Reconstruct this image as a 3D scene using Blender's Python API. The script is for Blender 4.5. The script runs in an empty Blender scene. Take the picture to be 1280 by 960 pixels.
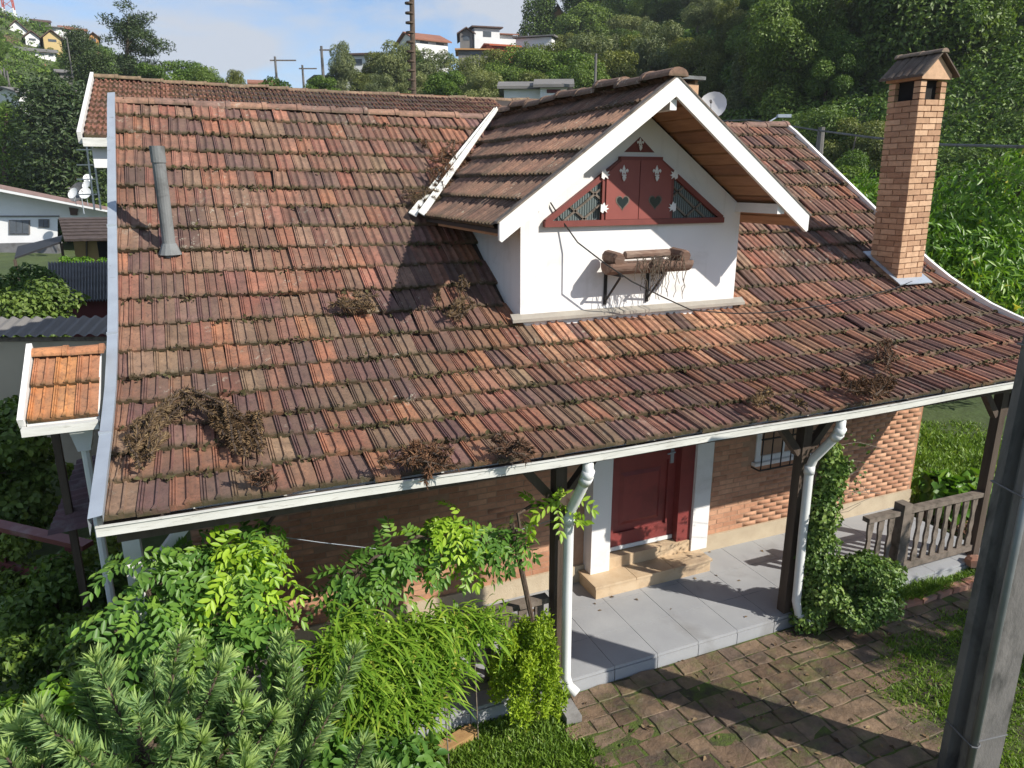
import bpy, math, random
import numpy as np
from mathutils import Vector, Matrix

# ------------------------------------------------------------------ camera, sky, sun, exposure
scene = bpy.context.scene
COL = scene.collection
PITCH = math.radians(15.635)
AZX = math.radians(66.674)                 # angle from the view direction to the house's long axis
CAM = np.array([0.0, 0.0, 4.2])
FPX = 904.0                                # focal length in pixels of a 1280 wide frame
F_ = np.array([math.cos(AZX), math.sin(AZX), 0]); R_ = np.array([math.sin(AZX), -math.cos(AZX), 0])
FW = F_*math.cos(PITCH) - np.array([0, 0, math.sin(PITCH)])
UP = F_*math.sin(PITCH) + np.array([0, 0, math.cos(PITCH)])
def rayd(u, v): return FW + R_*(u-640)/FPX + UP*(480-v)/FPX
def at(u, v, D): return CAM + rayd(u, v)*D
def onp(u, v, ax, val):
    d = rayd(u, v); return CAM + d*((val-CAM[ax])/d[ax])
def onY(u, v, y): return onp(u, v, 1, y)
def onZ(u, v, z): return onp(u, v, 2, z)
def px(P):
    d = np.asarray(P, float)-CAM; z = d@FW
    return 640+FPX*(d@R_)/z, 480-FPX*(d@UP)/z, z
cam_d = bpy.data.cameras.new('camera'); cam = bpy.data.objects.new('camera', cam_d); COL.objects.link(cam)
cam_d.sensor_width = 36; cam_d.lens = FPX/1280*36; cam_d.clip_start = .05; cam_d.clip_end = 5000
cam.location = CAM; cam.rotation_euler = Vector(FW).to_track_quat('-Z', 'Y').to_euler()
scene.camera = cam

LDIR = Vector((-.82, 1.0, -.93)).normalized()     # the way sunlight travels
SUN_EL = math.asin(-LDIR.z)
SUN_ROT = math.atan2(-LDIR.x, -LDIR.y)
w = bpy.data.worlds.new('World'); scene.world = w; w.use_nodes = True
nt = w.node_tree; nt.nodes.clear()
wo = nt.nodes.new('ShaderNodeOutputWorld'); bg = nt.nodes.new('ShaderNodeBackground'); bg.inputs[1].default_value = .15
sk = nt.nodes.new('ShaderNodeTexSky'); sk.sky_type = 'NISHITA'; sk.sun_disc = False
sk.sun_elevation = SUN_EL; sk.sun_rotation = SUN_ROT; sk.altitude = 1600; sk.air_density = 1.0; sk.dust_density = .7; sk.ozone_density = 2.2
tc = nt.nodes.new('ShaderNodeTexCoord'); mp = nt.nodes.new('ShaderNodeMapping'); mp.inputs['Scale'].default_value = (1.0, 1.0, 2.6)
cn = nt.nodes.new('ShaderNodeTexNoise'); cn.inputs['Scale'].default_value = 3.6; cn.inputs['Detail'].default_value = 7; cn.inputs['Roughness'].default_value = .55; cn.inputs['Distortion'].default_value = .3
cr = nt.nodes.new('ShaderNodeValToRGB'); cr.color_ramp.elements[0].position = .44; cr.color_ramp.elements[1].position = .6
cr.color_ramp.elements[0].color = (0.1,)*3+(1,); cr.color_ramp.elements[1].color = (.9,)*3+(1,)
mx = nt.nodes.new('ShaderNodeMixRGB'); mx.inputs[2].default_value = (2.2, 2.3, 2.5, 1)
L = nt.links.new
L(tc.outputs['Generated'], mp.inputs[0]); L(mp.outputs[0], cn.inputs['Vector']); L(cn.outputs[0], cr.inputs[0]); L(cr.outputs[0], mx.inputs[0])
hs = nt.nodes.new('ShaderNodeHueSaturation'); hs.inputs['Saturation'].default_value = 1.15; hs.inputs['Value'].default_value = .58
L(sk.outputs[0], hs.inputs['Color']); L(hs.outputs[0], mx.inputs[1]); L(mx.outputs[0], bg.inputs[0]); L(bg.outputs[0], wo.inputs[0])
sd = bpy.data.lights.new('sun', 'SUN'); sun = bpy.data.objects.new('sun', sd); COL.objects.link(sun)
sd.energy = 3.3; sd.angle = math.radians(.55); sd.color = (1, .94, .85)
sun.location = (12, -14, 16); sun.rotation_euler = LDIR.to_track_quat('-Z', 'Y').to_euler()
vs = scene.view_settings; vs.view_transform = 'Standard'; vs.look = 'None'; vs.exposure = 1.02; vs.gamma = 1; vs.use_curve_mapping = False
scene.render.engine = 'CYCLES'
scene.cycles.max_bounces = 6; scene.cycles.diffuse_bounces = 3; scene.cycles.transparent_max_bounces = 6

rnd = random.Random(7)
RNG = np.random.default_rng(11)

# ------------------------------------------------------------------ mesh helpers
WL = {}                                      # world position of every parent
class MB:
    """collects faces in world coordinates"""
    def __init__(s): s.v = []; s.f = []
    def add(s, vs_, fs):
        n = len(s.v); s.v += [tuple(map(float, p)) for p in vs_]; s.f += [tuple(i+n for i in f) for f in fs]; return s
    def box(s, a, b):
        x0, y0, z0 = a; x1, y1, z1 = b
        return s.add([(x0,y0,z0),(x1,y0,z0),(x1,y1,z0),(x0,y1,z0),(x0,y0,z1),(x1,y0,z1),(x1,y1,z1),(x0,y1,z1)],
                     [(3,2,1,0),(4,5,6,7),(0,1,5,4),(1,2,6,5),(2,3,7,6),(3,0,4,7)])
    def obox(s, c, ax, ay, az):
        """box from its centre and three half axes"""
        c, ax, ay, az = (np.asarray(q, float) for q in (c, ax, ay, az))
        P = [c+i*ax+j*ay+k*az for k in (-1, 1) for i, j in ((-1,-1),(1,-1),(1,1),(-1,1))]
        return s.add(P, [(3,2,1,0),(4,5,6,7),(0,1,5,4),(1,2,6,5),(2,3,7,6),(3,0,4,7)])
    def beam(s, p, q, w_, h_, up=(0,0,1)):
        p, q = np.asarray(p, float), np.asarray(q, float); d = (q-p); l = np.linalg.norm(d); d /= l
        sd_ = np.cross(d, up); sd_ /= np.linalg.norm(sd_); u_ = np.cross(sd_, d)
        return s.obox((p+q)/2, d*l/2, sd_*w_/2, u_*h_/2)
    def tube(s, pts, r, n=8, cap=True):
        pts = [np.asarray(p, float) for p in pts]; m = len(pts)
        rs = r if hasattr(r, '__len__') else [r]*m
        base = len(s.v); ref = None
        for i, p in enumerate(pts):
            d = pts[min(i+1, m-1)]-pts[max(i-1, 0)]; d = d/(np.linalg.norm(d)+1e-9)
            if ref is None: ref = np.cross(d, (0.31, .2, .9) if abs(d[2]) < .9 else (1, .1, 0))
            ref = ref-d*(ref@d); ref /= np.linalg.norm(ref)+1e-9; b = np.cross(d, ref)
            for k in range(n):
                a = 2*math.pi*k/n; s.v.append(tuple(p+rs[i]*(math.cos(a)*ref+math.sin(a)*b)))
        for i in range(m-1):
            for k in range(n):
                k2 = (k+1) % n; s.f.append((base+i*n+k, base+i*n+k2, base+(i+1)*n+k2, base+(i+1)*n+k))
        if cap: s.f.append(tuple(base+k for k in range(n))[::-1]); s.f.append(tuple(base+(m-1)*n+k for k in range(n)))
        return s
    def prism(s, poly, off):
        """polygon of 3D points pushed along off"""
        n = len(poly); off = np.asarray(off, float); poly = [np.asarray(p, float) for p in poly]
        return s.add(poly+[p+off for p in poly], [tuple(range(n))[::-1], tuple(range(n, 2*n))]+[(i, (i+1) % n, n+(i+1) % n, n+i) for i in range(n)])
    def build(s, name, mat, parent=None, smooth=False, base=None):
        me = bpy.data.meshes.new(name)
        o_ = np.zeros(3)
        if parent is not None: o_ = WL[parent]
        off = np.asarray(base, float) if base is not None else o_
        me.from_pydata([tuple(np.asarray(p)-off) for p in s.v], [], s.f); me.validate()
        if smooth: me.polygons.foreach_set('use_smooth', [True]*len(me.polygons))
        if mat: me.materials.append(mat)
        ob = bpy.data.objects.new(name, me); COL.objects.link(ob)
        if parent is not None: ob.parent = parent
        if base is not None: ob.location = off-o_; WL[ob] = off
        else: WL[ob] = o_
        return ob
def npmesh(name, V, Fq, mat, parent=None, attrs=None, smooth=False, base=None):
    """mesh from numpy arrays; Fq is (M,3) or (M,4)"""
    V = np.asarray(V, np.float32); Fq = np.asarray(Fq, np.int32); k = Fq.shape[1]
    o_ = np.zeros(3) if parent is None else WL[parent]
    off = np.asarray(base, float) if base is not None else o_
    V = (V-off).astype(np.float32)
    me = bpy.data.meshes.new(name); me.vertices.add(len(V)); me.vertices.foreach_set('co', V.ravel())
    me.loops.add(Fq.size); me.loops.foreach_set('vertex_index', Fq.ravel())
    me.polygons.add(len(Fq)); me.polygons.foreach_set('loop_start', np.arange(0, Fq.size, k, dtype=np.int32))
    if smooth: me.polygons.foreach_set('use_smooth', np.ones(len(Fq), bool))
    for an, (dt, arr) in (attrs or {}).items():
        a = me.attributes.new(an, dt, 'POINT')
        if dt == 'FLOAT': a.data.foreach_set('value', np.asarray(arr, np.float32).ravel())
        else: a.data.foreach_set('color', np.asarray(arr, np.float32).ravel())
    me.update(); me.validate()
    if mat: me.materials.append(mat)
    ob = bpy.data.objects.new(name, me); COL.objects.link(ob)
    if parent is not None: ob.parent = parent
    if base is not None: ob.location = off-o_; WL[ob] = off
    else: WL[ob] = o_
    return ob
def tag(o, label, cat, group=None):
    o['label'] = label; o['category'] = cat
    if group: o['group'] = group
    return o
def kind(o, k): o['kind'] = k; return o
def thing(name, label, cat, loc, group=None):
    o = bpy.data.objects.new(name, None); COL.objects.link(o); o.location = loc; o.empty_display_size = .2
    WL[o] = np.asarray(loc, float); return tag(o, label, cat, group)
def dup(o, loc, rz=0, sc=1, label=None, group=None, cat=None):
    c = o.copy(); COL.objects.link(c); c.location = loc; c.rotation_euler = (0, 0, rz); c.scale = (sc,)*3 if not hasattr(sc, '__len__') else sc
    if label: c['label'] = label
    if group: c['group'] = group
    for ch in o.children:
        d = ch.copy(); COL.objects.link(d); d.parent = c
        for g in ch.children:
            e = g.copy(); COL.objects.link(e); e.parent = d
    return c

# ------------------------------------------------------------------ materials
MATS = {}
def newmat(name):
    m = bpy.data.materials.new(name); m.use_nodes = True; n = m.node_tree; n.nodes.clear()
    out = n.nodes.new('ShaderNodeOutputMaterial'); b = n.nodes.new('ShaderNodeBsdfPrincipled'); n.links.new(b.outputs[0], out.inputs[0])
    MATS[name] = m; return m, n, b, out
def N(n, t, **kw):
    x = n.nodes.new(t)
    for k, v in kw.items():
        if k in x.inputs.keys() if hasattr(x.inputs, 'keys') else False: x.inputs[k].default_value = v
        else: setattr(x, k, v)
    return x
def noise(n, vec, scale, detail=4, rough=.6, dist=0):
    x = n.nodes.new('ShaderNodeTexNoise'); x.inputs['Scale'].default_value = scale; x.inputs['Detail'].default_value = detail
    x.inputs['Roughness'].default_value = rough; x.inputs['Distortion'].default_value = dist
    n.links.new(vec, x.inputs['Vector']); return x.outputs[0]
def ramp(n, fac, stops):
    x = n.nodes.new('ShaderNodeValToRGB'); e = x.color_ramp.elements
    while len(e) < len(stops): e.new(.5)
    for i, (p, c) in enumerate(stops):
        e[i].position = p; e[i].color = (c, c, c, 1) if not hasattr(c, '__len__') else (*c[:3], 1)
    n.links.new(fac, x.inputs[0]); return x.outputs[0]
def mix(n, fac, a, b, mode='MIX'):
    x = n.nodes.new('ShaderNodeMixRGB'); x.blend_type = mode
    for s, val in ((0, fac), (1, a), (2, b)):
        if isinstance(val, bpy.types.NodeSocket): n.links.new(val, x.inputs[s])
        elif hasattr(val, '__len__'): x.inputs[s].default_value = (*val[:3], 1)
        else: x.inputs[s].default_value = val if s == 0 else (val, val, val, 1)
    return x.outputs[0]
def math_(n, op, a, b=None, clamp=False):
    x = n.nodes.new('ShaderNodeMath'); x.operation = op; x.use_clamp = clamp
    for i, val in ((0, a), (1, b)):
        if val is None: continue
        if isinstance(val, bpy.types.NodeSocket): n.links.new(val, x.inputs[i])
        else: x.inputs[i].default_value = val
    return x.outputs[0]
def pos(n): return n.nodes.new('ShaderNodeNewGeometry').outputs['Position']
def scaled(n, vec, s):
    x = n.nodes.new('ShaderNodeMapping'); x.inputs['Scale'].default_value = s; n.links.new(vec, x.inputs[0]); return x.outputs[0]
def bump(n, b, h, strength=.4, dist=.01):
    x = n.nodes.new('ShaderNodeBump'); x.inputs['Strength'].default_value = strength; x.inputs['Distance'].default_value = dist
    n.links.new(h, x.inputs['Height']); n.links.new(x.outputs[0], b.inputs['Normal'])
def simple(name, c1, c2=None, scale=4, rough=.7, metal=0, bscale=None, bstr=.3, bdist=.01, stretch=(1,1,1), dirt=None, dirt_scale=1.5, dirt_lo=.5, dirt_hi=.7, spec=.4):
    """two tone noise, optional third tone of dirt patches, optional bump"""
    m, n, b, o = newmat(name); P = scaled(n, pos(n), stretch)
    c2 = c2 or tuple(x*.75 for x in c1)
    col = mix(n, ramp(n, noise(n, P, scale), [(.3, 0), (.7, 1)]), c1, c2)
    if name == 'white_render': col = mix(n, ramp(n, noise(n, scaled(n, pos(n), (11, 11, .7)), 1.0, 5, .6), [(.55, 0), (.8, .4)]), col, (.5, .48, .44))
    if dirt: col = mix(n, ramp(n, noise(n, P, dirt_scale, 6, .65, .4), [(dirt_lo, 0), (dirt_hi, 1)]), col, dirt)
    n.links.new(col, b.inputs['Base Color']); b.inputs['Roughness'].default_value = rough; b.inputs['Metallic'].default_value = metal
    b.inputs['Specular IOR Level'].default_value = spec
    if bscale: bump(n, b, noise(n, P, bscale, 5), bstr, bdist)
    return m
def foliage(name, dark, mid, light, rough=.5, trans=.28, yellow=None, k=(1.26, 1.19, .88)):
    """leaf colour runs over a per leaf random number"""
    m, n, b, out = newmat(name)
    a = n.nodes.new('ShaderNodeAttribute'); a.attribute_name = 'rnd'
    stops = [(0, dark), (.5, mid), (.93 if yellow else 1, light)]
    if yellow: stops.append((1, yellow))
    stops = [(p_, tuple(c_*q_ for c_, q_ in zip(col_, k))) for p_, col_ in stops]
    oi = n.nodes.new('ShaderNodeObjectInfo')
    col = ramp(n, a.outputs['Fac'], stops)
    v = ramp(n, oi.outputs['Random'], [(0, (.78, .82, .85)), (.5, (1, 1, 1)), (1, (1.12, 1.08, .9))])
    col = mix(n, 1.0, col, v, 'MULTIPLY')
    col = mix(n, .6, col, mix(n, 1.0, col, ramp(n, noise(n, pos(n), .9, 3), [(.3, (.6, .66, .6)), (.7, (1.25, 1.2, 1.1))]), 'MULTIPLY'))
    n.links.new(col, b.inputs['Base Color']); b.inputs['Roughness'].default_value = rough; b.inputs['Specular IOR Level'].default_value = .35
    t = n.nodes.new('ShaderNodeBsdfTranslucent'); ms = n.nodes.new('ShaderNodeMixShader'); ms.inputs[0].default_value = trans
    n.links.new(mix(n, 1.0, col, (1.15, 1.2, .6), 'MULTIPLY'), t.inputs[0]); n.links.new(b.outputs[0], ms.inputs[1]); n.links.new(t.outputs[0], ms.inputs[2])
    n.links.new(ms.outputs[0], out.inputs[0]); return m
def tile_mat(name, from_object):
    m, n, b, o = newmat(name); P = pos(n)
    if from_object: tint = n.nodes.new('ShaderNodeObjectInfo').outputs['Color']
    else:
        a = n.nodes.new('ShaderNodeAttribute'); a.attribute_name = 'tint'; tint = a.outputs['Color']
    ch = n.nodes.new('ShaderNodeAttribute'); ch.attribute_name = 'ch'; lip = n.nodes.new('ShaderNodeAttribute'); lip.attribute_name = 'lip'
    c = mix(n, 1.0, tint, ramp(n, noise(n, P, 9, 5, .7), [(.25, (.58, .57, .58)), (.75, (1.35, 1.38, 1.38))]), 'MULTIPLY')
    c = mix(n, ramp(n, noise(n, P, 3.4, 5, .7, .6), [(.52, 0), (.7, .4)]), c, (.15, .09, .075))
    # dust in the water channels of the tiles
    f = math_(n, 'MULTIPLY', ch.outputs['Fac'], ramp(n, noise(n, P, 2.1, 5, .6, .4), [(.36, .03), (.66, .42)]))
    c = mix(n, f, c, mix(n, noise(n, P, 20, 3), (.17, .125, .078), (.27, .19, .12)))
    # soot and black algae in broad patches and fine specks
    c = mix(n, ramp(n, noise(n, P, .75, 5, .62, .5), [(.42, 0), (.72, .62)]), c, (.07, .052, .044))
    c = mix(n, ramp(n, noise(n, P, 34, 4, .75), [(.52, 0), (.72, .75)]), c, (.05, .04, .035))
    c = mix(n, ramp(n, noise(n, scaled(n, P, (9, 1.1, 1.1)), 1.0, 5, .65), [(.5, 0), (.72, .5)]), c, (.065, .048, .042))
    # moss along the lower edges
    fl = math_(n, 'MULTIPLY', lip.outputs['Fac'], ramp(n, noise(n, P, 7, 4, .7), [(.3, .1), (.55, 1)]))
    c = mix(n, fl, c, mix(n, noise(n, P, 25, 3), (.03, .03, .014), (.085, .075, .035)))
    # pale lichen specks
    vo = n.nodes.new('ShaderNodeTexVoronoi'); vo.inputs['Scale'].default_value = 13; n.links.new(mix(n, .3, P, noise(n, P, 20)), vo.inputs['Vector'])
    ls = math_(n, 'MULTIPLY', ramp(n, vo.outputs['Distance'], [(.16, 1), (.24, 0)]), ramp(n, noise(n, P, 1.1, 3), [(.5, 0), (.66, .75)]))
    c = mix(n, ls, c, (.4, .38, .3))
    n.links.new(c, b.inputs['Base Color']); b.inputs['Roughness'].default_value = .82; b.inputs['Specular IOR Level'].default_value = .3
    bump(n, b, noise(n, P, 60, 5, .7), .5, .006); return m
def brick_mat(name, lo, mid, hi, from_object):
    m, n, b, o = newmat(name); P = pos(n)
    if from_object: r = n.nodes.new('ShaderNodeObjectInfo').outputs['Random']
    else:
        a = n.nodes.new('ShaderNodeAttribute'); a.attribute_name = 'rnd'; r = a.outputs['Fac']
    c = ramp(n, r, [(0, lo), (.5, mid), (1, hi)])
    c = mix(n, 1.0, c, ramp(n, noise(n, P, 14, 5, .7), [(.25, (.75, .73, .72)), (.75, (1.18, 1.18, 1.2))]), 'MULTIPLY')
    c = mix(n, ramp(n, noise(n, P, 1.3, 5, .65), [(.5, 0), (.8, .4)]), c, (.2, .13, .09))
    n.links.new(c, b.inputs['Base Color']); b.inputs['Roughness'].default_value = .85
    bump(n, b, noise(n, P, 70, 4), .4, .004); return m

M_tile_o = tile_mat('tile_single', True); M_tile_a = tile_mat('tile_joined', False)
M_brick_o = brick_mat('brick_single', (.38, .185, .105), (.47, .24, .14), (.54, .3, .18), True)
M_brick_a = brick_mat('brick_joined', (.38, .185, .105), (.47, .24, .14), (.54, .3, .18), False)
M_cbrick = brick_mat('chimney_brick', (.36, .2, .115), (.49, .3, .175), (.6, .39, .24), True)
M_mortar = simple('mortar', (.33, .2, .13), (.4, .26, .17), 12, .95, bscale=80)
M_white = simple('white_render', (.8, .79, .77), (.74, .73, .72), 1.6, .85, bscale=60, bstr=.15, bdist=.004, dirt=(.5, .48, .44), dirt_scale=1.6, dirt_lo=.55, dirt_hi=.85)
M_whitewood = simple('white_painted_wood', (.8, .79, .76), (.7, .69, .66), 5, .55, bscale=40, bstr=.15, stretch=(1, 1, 3), dirt=(.4, .36, .3), dirt_scale=3, dirt_lo=.66, dirt_hi=.78)
M_gutter = simple('gutter_paint', (.66, .66, .62), (.5, .5, .46), 3, .5, stretch=(1, 3, 6), dirt=(.25, .23, .18), dirt_scale=7, dirt_lo=.58, dirt_hi=.72, bscale=20, bstr=.1)
M_galv = simple('galvanised_sheet', (.42, .47, .52), (.36, .4, .45), 6, .42, metal=.35, dirt=(.2, .2, .19), dirt_scale=9, dirt_lo=.64, dirt_hi=.74)
M_plinth = simple('cream_plinth', (.5, .42, .3), (.42, .34, .24), 5, .9, bscale=90, bstr=.5, dirt=(.22, .18, .12), dirt_scale=2, dirt_lo=.6, dirt_hi=.8)
M_step = simple('sandstone_step', (.5, .36, .22), (.58, .45, .3), 6, .6, bscale=60, dirt=(.3, .22, .15), dirt_scale=2.4)
M_floor = simple('grey_floor_slab', (.36, .37, .38), (.3, .31, .325), 2.2, .55, bscale=50, bstr=.15, dirt=(.21, .205, .2), dirt_scale=1.4, dirt_lo=.55, dirt_hi=.8)
M_grout = simple('floor_grout', (.29, .29, .29), (.25, .25, .25), 9, .9)
M_darkwood = simple('dark_timber', (.06, .042, .03), (.1, .075, .058), 3, .75, stretch=(6, 6, .6), bscale=30)
M_greywood = simple('weathered_timber', (.2, .165, .135), (.13, .105, .085), 5, .85, stretch=(2, 2, 2), bscale=50, dirt=(.07, .06, .045), dirt_scale=5)
M_soffit = simple('soffit_timber', (.36, .19, .09), (.24, .12, .055), 7, .6, stretch=(3, .5, 3), bscale=30, bstr=.15)
M_red = simple('oxblood_paint', (.235, .05, .045), (.2, .04, .037), 3, .42, dirt=(.13, .03, .028), dirt_scale=1.5)
M_redframe = simple('red_window_frame', (.2, .05, .04), (.16, .04, .033), 6, .55)
M_glass_m, _n, _b, _o = newmat('dark_glass'); _b.inputs['Base Color'].default_value = (.02, .028, .03, 1); _b.inputs['Roughness'].default_value = .08
M_glass = M_glass_m
M_ribglass_m, _n, _b, _o = newmat('ribbed_glass'); _b.inputs['Base Color'].default_value = (.075, .1, .1, 1); _b.inputs['Roughness'].default_value = .25
_wv = _n.nodes.new('ShaderNodeTexWave'); _wv.inputs['Scale'].default_value = 12; _n.links.new(pos(_n), _wv.inputs['Vector'])
_n.links.new(ramp(_n, _wv.outputs['Fac'], [(0, (.045, .06, .062)), (1, (.17, .2, .195))]), _b.inputs['Base Color']); bump(_n, _b, _wv.outputs['Fac'], .6, .01); M_ribglass = M_ribglass_m
M_iron = simple('black_iron', (.02, .02, .022), (.035, .03, .028), 8, .5, metal=.3)
M_pvc = simple('white_pvc', (.74, .75, .74), (.68, .69, .68), 3, .35, dirt=(.45, .43, .38), dirt_scale=2, dirt_lo=.6, dirt_hi=.85)
M_pipe = simple('fibre_cement_pipe', (.2, .21, .21), (.14, .145, .145), 4, .85, bscale=60, dirt=(.08, .08, .075), dirt_scale=4)
M_concrete = simple('pole_concrete', (.17, .16, .15), (.115, .11, .105), 3, .9, bscale=45, bstr=.5, stretch=(1, 1, .5), dirt=(.045, .045, .042), dirt_scale=1.7, dirt_lo=.5, dirt_hi=.62)
M_bark = simple('bark', (.12, .085, .06), (.07, .05, .038), 5, .95, bscale=20, bstr=.8, bdist=.03, stretch=(3, 3, .6))
M_palebark = simple('pale_bark', (.26, .22, .18), (.15, .125, .1), 5, .95, bscale=20, bstr=.8, bdist=.03, stretch=(3, 3, .6))
M_black = simple('dark_void', (.008, .008, .008), (.012, .011, .01), 3, .95)  # near-black colour standing in for the shade inside openings
M_deck = simple('roof_deck', (.06, .045, .035), (.045, .035, .03), 3, .9)
M_dead = foliage('dead_needles', (.06, .036, .02), (.16, .1, .052), (.27, .19, .105), .8, .05, k=(1, 1, 1))
M_deadred = foliage('dead_red_needles', (.05, .026, .016), (.13, .065, .038), (.22, .13, .08), .8, .05, k=(1, 1, 1))
M_cable = simple('black_cable', (.02, .02, .02), None, 3, .6)

# ------------------------------------------------------------------ terrain: one sheet to the horizon
TH = [-180, -60, -45, -34, -25, -18, -10, -2, 8, 20, 34, 50, 75, 180]
TR = [0, 14, 26, 40, 60, 90, 125, 170, 240, 420, 1600]
TZ = {-180: [-.17, -.17, -.2, -.3, -.5, 0, 2, 4, 6, 10, 10], -60: [-.17, -.17, -.4, -.6, 0, 5, 14, 22, 28, 30, 30],
      -45: [-.17, -.17, -.4, -.6, .5, 9, 22, 34, 38, 36, 34], -34: [-.17, -.17, -.4, -.6, .5, 9, 22, 33, 37, 36, 34],
      -25: [-.17, -.17, -.4, -.6, 0, 6, 16, 26, 29, 28, 28], -18: [-.17, -.17, -.4, -.6, 0, 3, 7, 13, 16, 18, 20],
      -10: [-.17, -.17, -.3, -.3, .8, 4, 9, 15, 18, 22, 24], -2: [-.17, -.17, 0, .5, 3, 9, 19, 28, 31, 34, 36],
      8: [-.17, -.17, .3, 2, 7, 18, 31, 40, 46, 50, 52], 20: [-.17, -.17, .8, 5, 14, 27, 40, 52, 60, 66, 70],
      34: [-.17, -.17, .8, 6, 17, 31, 46, 60, 70, 78, 80], 50: [-.17, -.17, .4, 4, 13, 26, 40, 54, 64, 72, 74],
      75: [-.17, -.17, 0, 1, 4, 10, 18, 26, 34, 40, 44], 180: [-.17, -.17, -.2, -.3, -.5, 0, 2, 4, 6, 10, 10]}
_tz = np.array([TZ[t] for t in TH])
def terrain(th, r):
    """ground height at a bearing (degrees right of the street's axis) and distance"""
    rows = np.array([np.interp(r, TR, _tz[i]) for i in range(len(TH))])
    z = float(np.interp(th, TH, rows))
    if r > 45: z += min(1, (r-45)/50)*(.9*math.sin(r*.09+th*.21)+.6*math.sin(r*.17-th*.37))
    return z
def ground_at(x, y):
    d = np.array([x, y, 0]); return terrain(math.degrees(math.atan2(d@R_, d@F_)), math.hypot(x, y))
rr = np.concatenate([[0, 5, 10, 14, 18, 22], np.arange(26, 130, 5), np.arange(130, 260, 13), [280, 340, 420, 600, 1000, 1600]])
tt = np.concatenate([np.arange(-180, -60, 10), np.arange(-60, 76, 2.5), np.arange(80, 180, 10)])
V = []; Fq = []
for r in rr:
    for t in tt:
        a = math.radians(t); p = F_*math.cos(a)*r+R_*math.sin(a)*r; V.append((p[0], p[1], terrain(t, r)))
nT = len(tt)
for i in range(len(rr)-1):
    for j in range(nT):
        j2 = (j+1) % nT; Fq.append((i*nT+j, (i+1)*nT+j, (i+1)*nT+j2, i*nT+j2))
m, n, b, o = newmat('hill_ground'); P = pos(n)
c = mix(n, ramp(n, noise(n, P, .05, 5), [(.35, 0), (.65, 1)]), (.045, .075, .018), (.085, .115, .03))
c = mix(n, ramp(n, noise(n, P, .9, 6, .7), [(.4, 0), (.7, .8)]), c, (.035, .05, .014))
c = mix(n, ramp(n, noise(n, P, .11, 4), [(.62, 0), (.72, .7)]), c, (.16, .09, .05))
n.links.new(c, b.inputs['Base Color']); b.inputs['Roughness'].default_value = .95; bump(n, b, noise(n, P, 3, 5), .6, .1)
kind(npmesh('ground', V, Fq, m), 'structure')

# lawns near the house
m, n, b, o = newmat('lawn_soil'); P = pos(n)
c = mix(n, ramp(n, noise(n, P, 3, 5), [(.35, 0), (.65, 1)]), (.05, .075, .018), (.085, .12, .03))
c = mix(n, ramp(n, noise(n, P, 14, 5, .7), [(.45, 0), (.68, .8)]), c, (.07, .052, .028))
n.links.new(c, b.inputs['Base Color']); b.inputs['Roughness'].default_value = .95; bump(n, b, noise(n, P, 40, 4), .6, .02); M_soil = m
mb = MB(); mb.add([(-4, 1.5, -.162), (12, 1.5, -.162), (12, 4.7, -.162), (-4, 4.7, -.162)], [(0, 1, 2, 3)])
kind(mb.build('front_lawn', M_soil), 'structure')
mb = MB(); mb.add([(8.55, 4.71, -.158), (19, 4.71, -.158), (21, 15, -.158), (8.55, 15, -.158)], [(0, 1, 2, 3)])
kind(mb.build('side_lawn', M_soil), 'structure')

# ------------------------------------------------------------------ the house
XL, XR = -.66, 8.9
PROF = np.array([(4.38, 2.33), (5.3, 2.535), (5.85, 2.70), (6.5, 3.0), (7.0, 3.32), (9.58, 5.06)])
_seg = np.hypot(*np.diff(PROF, axis=0).T); _cum = np.concatenate([[0], np.cumsum(_seg)]); SLEN = _cum[-1]
def prof(s): return float(np.interp(s, _cum, PROF[:, 0])), float(np.interp(s, _cum, PROF[:, 1]))
def roofz(y): return float(np.interp(y, PROF[:, 0], PROF[:, 1]))
def sag(x, y):
    t = (x-XL)/(XR-XL); wE = (9.58-y)/5.2; return -(.035+.02*wE)*4*t*(1-t)
house = thing('brick_house', 'brick house with mossy red tile roof, white dormer and tall brick chimney', 'house', (4, 6.17, 0))
WY = 6.17                                        # front wall plane
# shell
sh = MB(); sh.box((-.3, WY+.02, -.17), (8.5, 12.2, 2.6)).build('wall_core', M_mortar, house)
mb = MB()
for y0, y1 in zip(np.linspace(4.42, 9.58, 25)[:-1], np.linspace(4.42, 9.58, 25)[1:]):
    for i in range(16):
        xa, xb = XL+(XR-XL)*i/16, XL+(XR-XL)*(i+1)/16
        q = [(x, y, roofz(y)+sag(x, y)-d) for d in (.03, .09) for x, y in ((xa, y0), (xb, y0), (xb, y1), (xa, y1))]
        mb.add(q, [(0, 1, 2, 3), (7, 6, 5, 4), (0, 4, 5, 1)])
mb.add([(XL, 9.58, 5.05), (XR, 9.58, 5.05), (XR, 12.6, 3.0), (XL, 12.6, 3.0)], [(0, 1, 2, 3)])
roof = mb.build('roof', M_deck, house)
gb = MB()
for x in (-.3, 8.46): gb.prism([(x, 6.2, 2.4), (x, 12.2, 2.4), (x, 12.2, 3.1), (x, 9.58, 4.9)], (.04, 0, 0))
gb.build('gable_wall', M_white, house)

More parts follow.
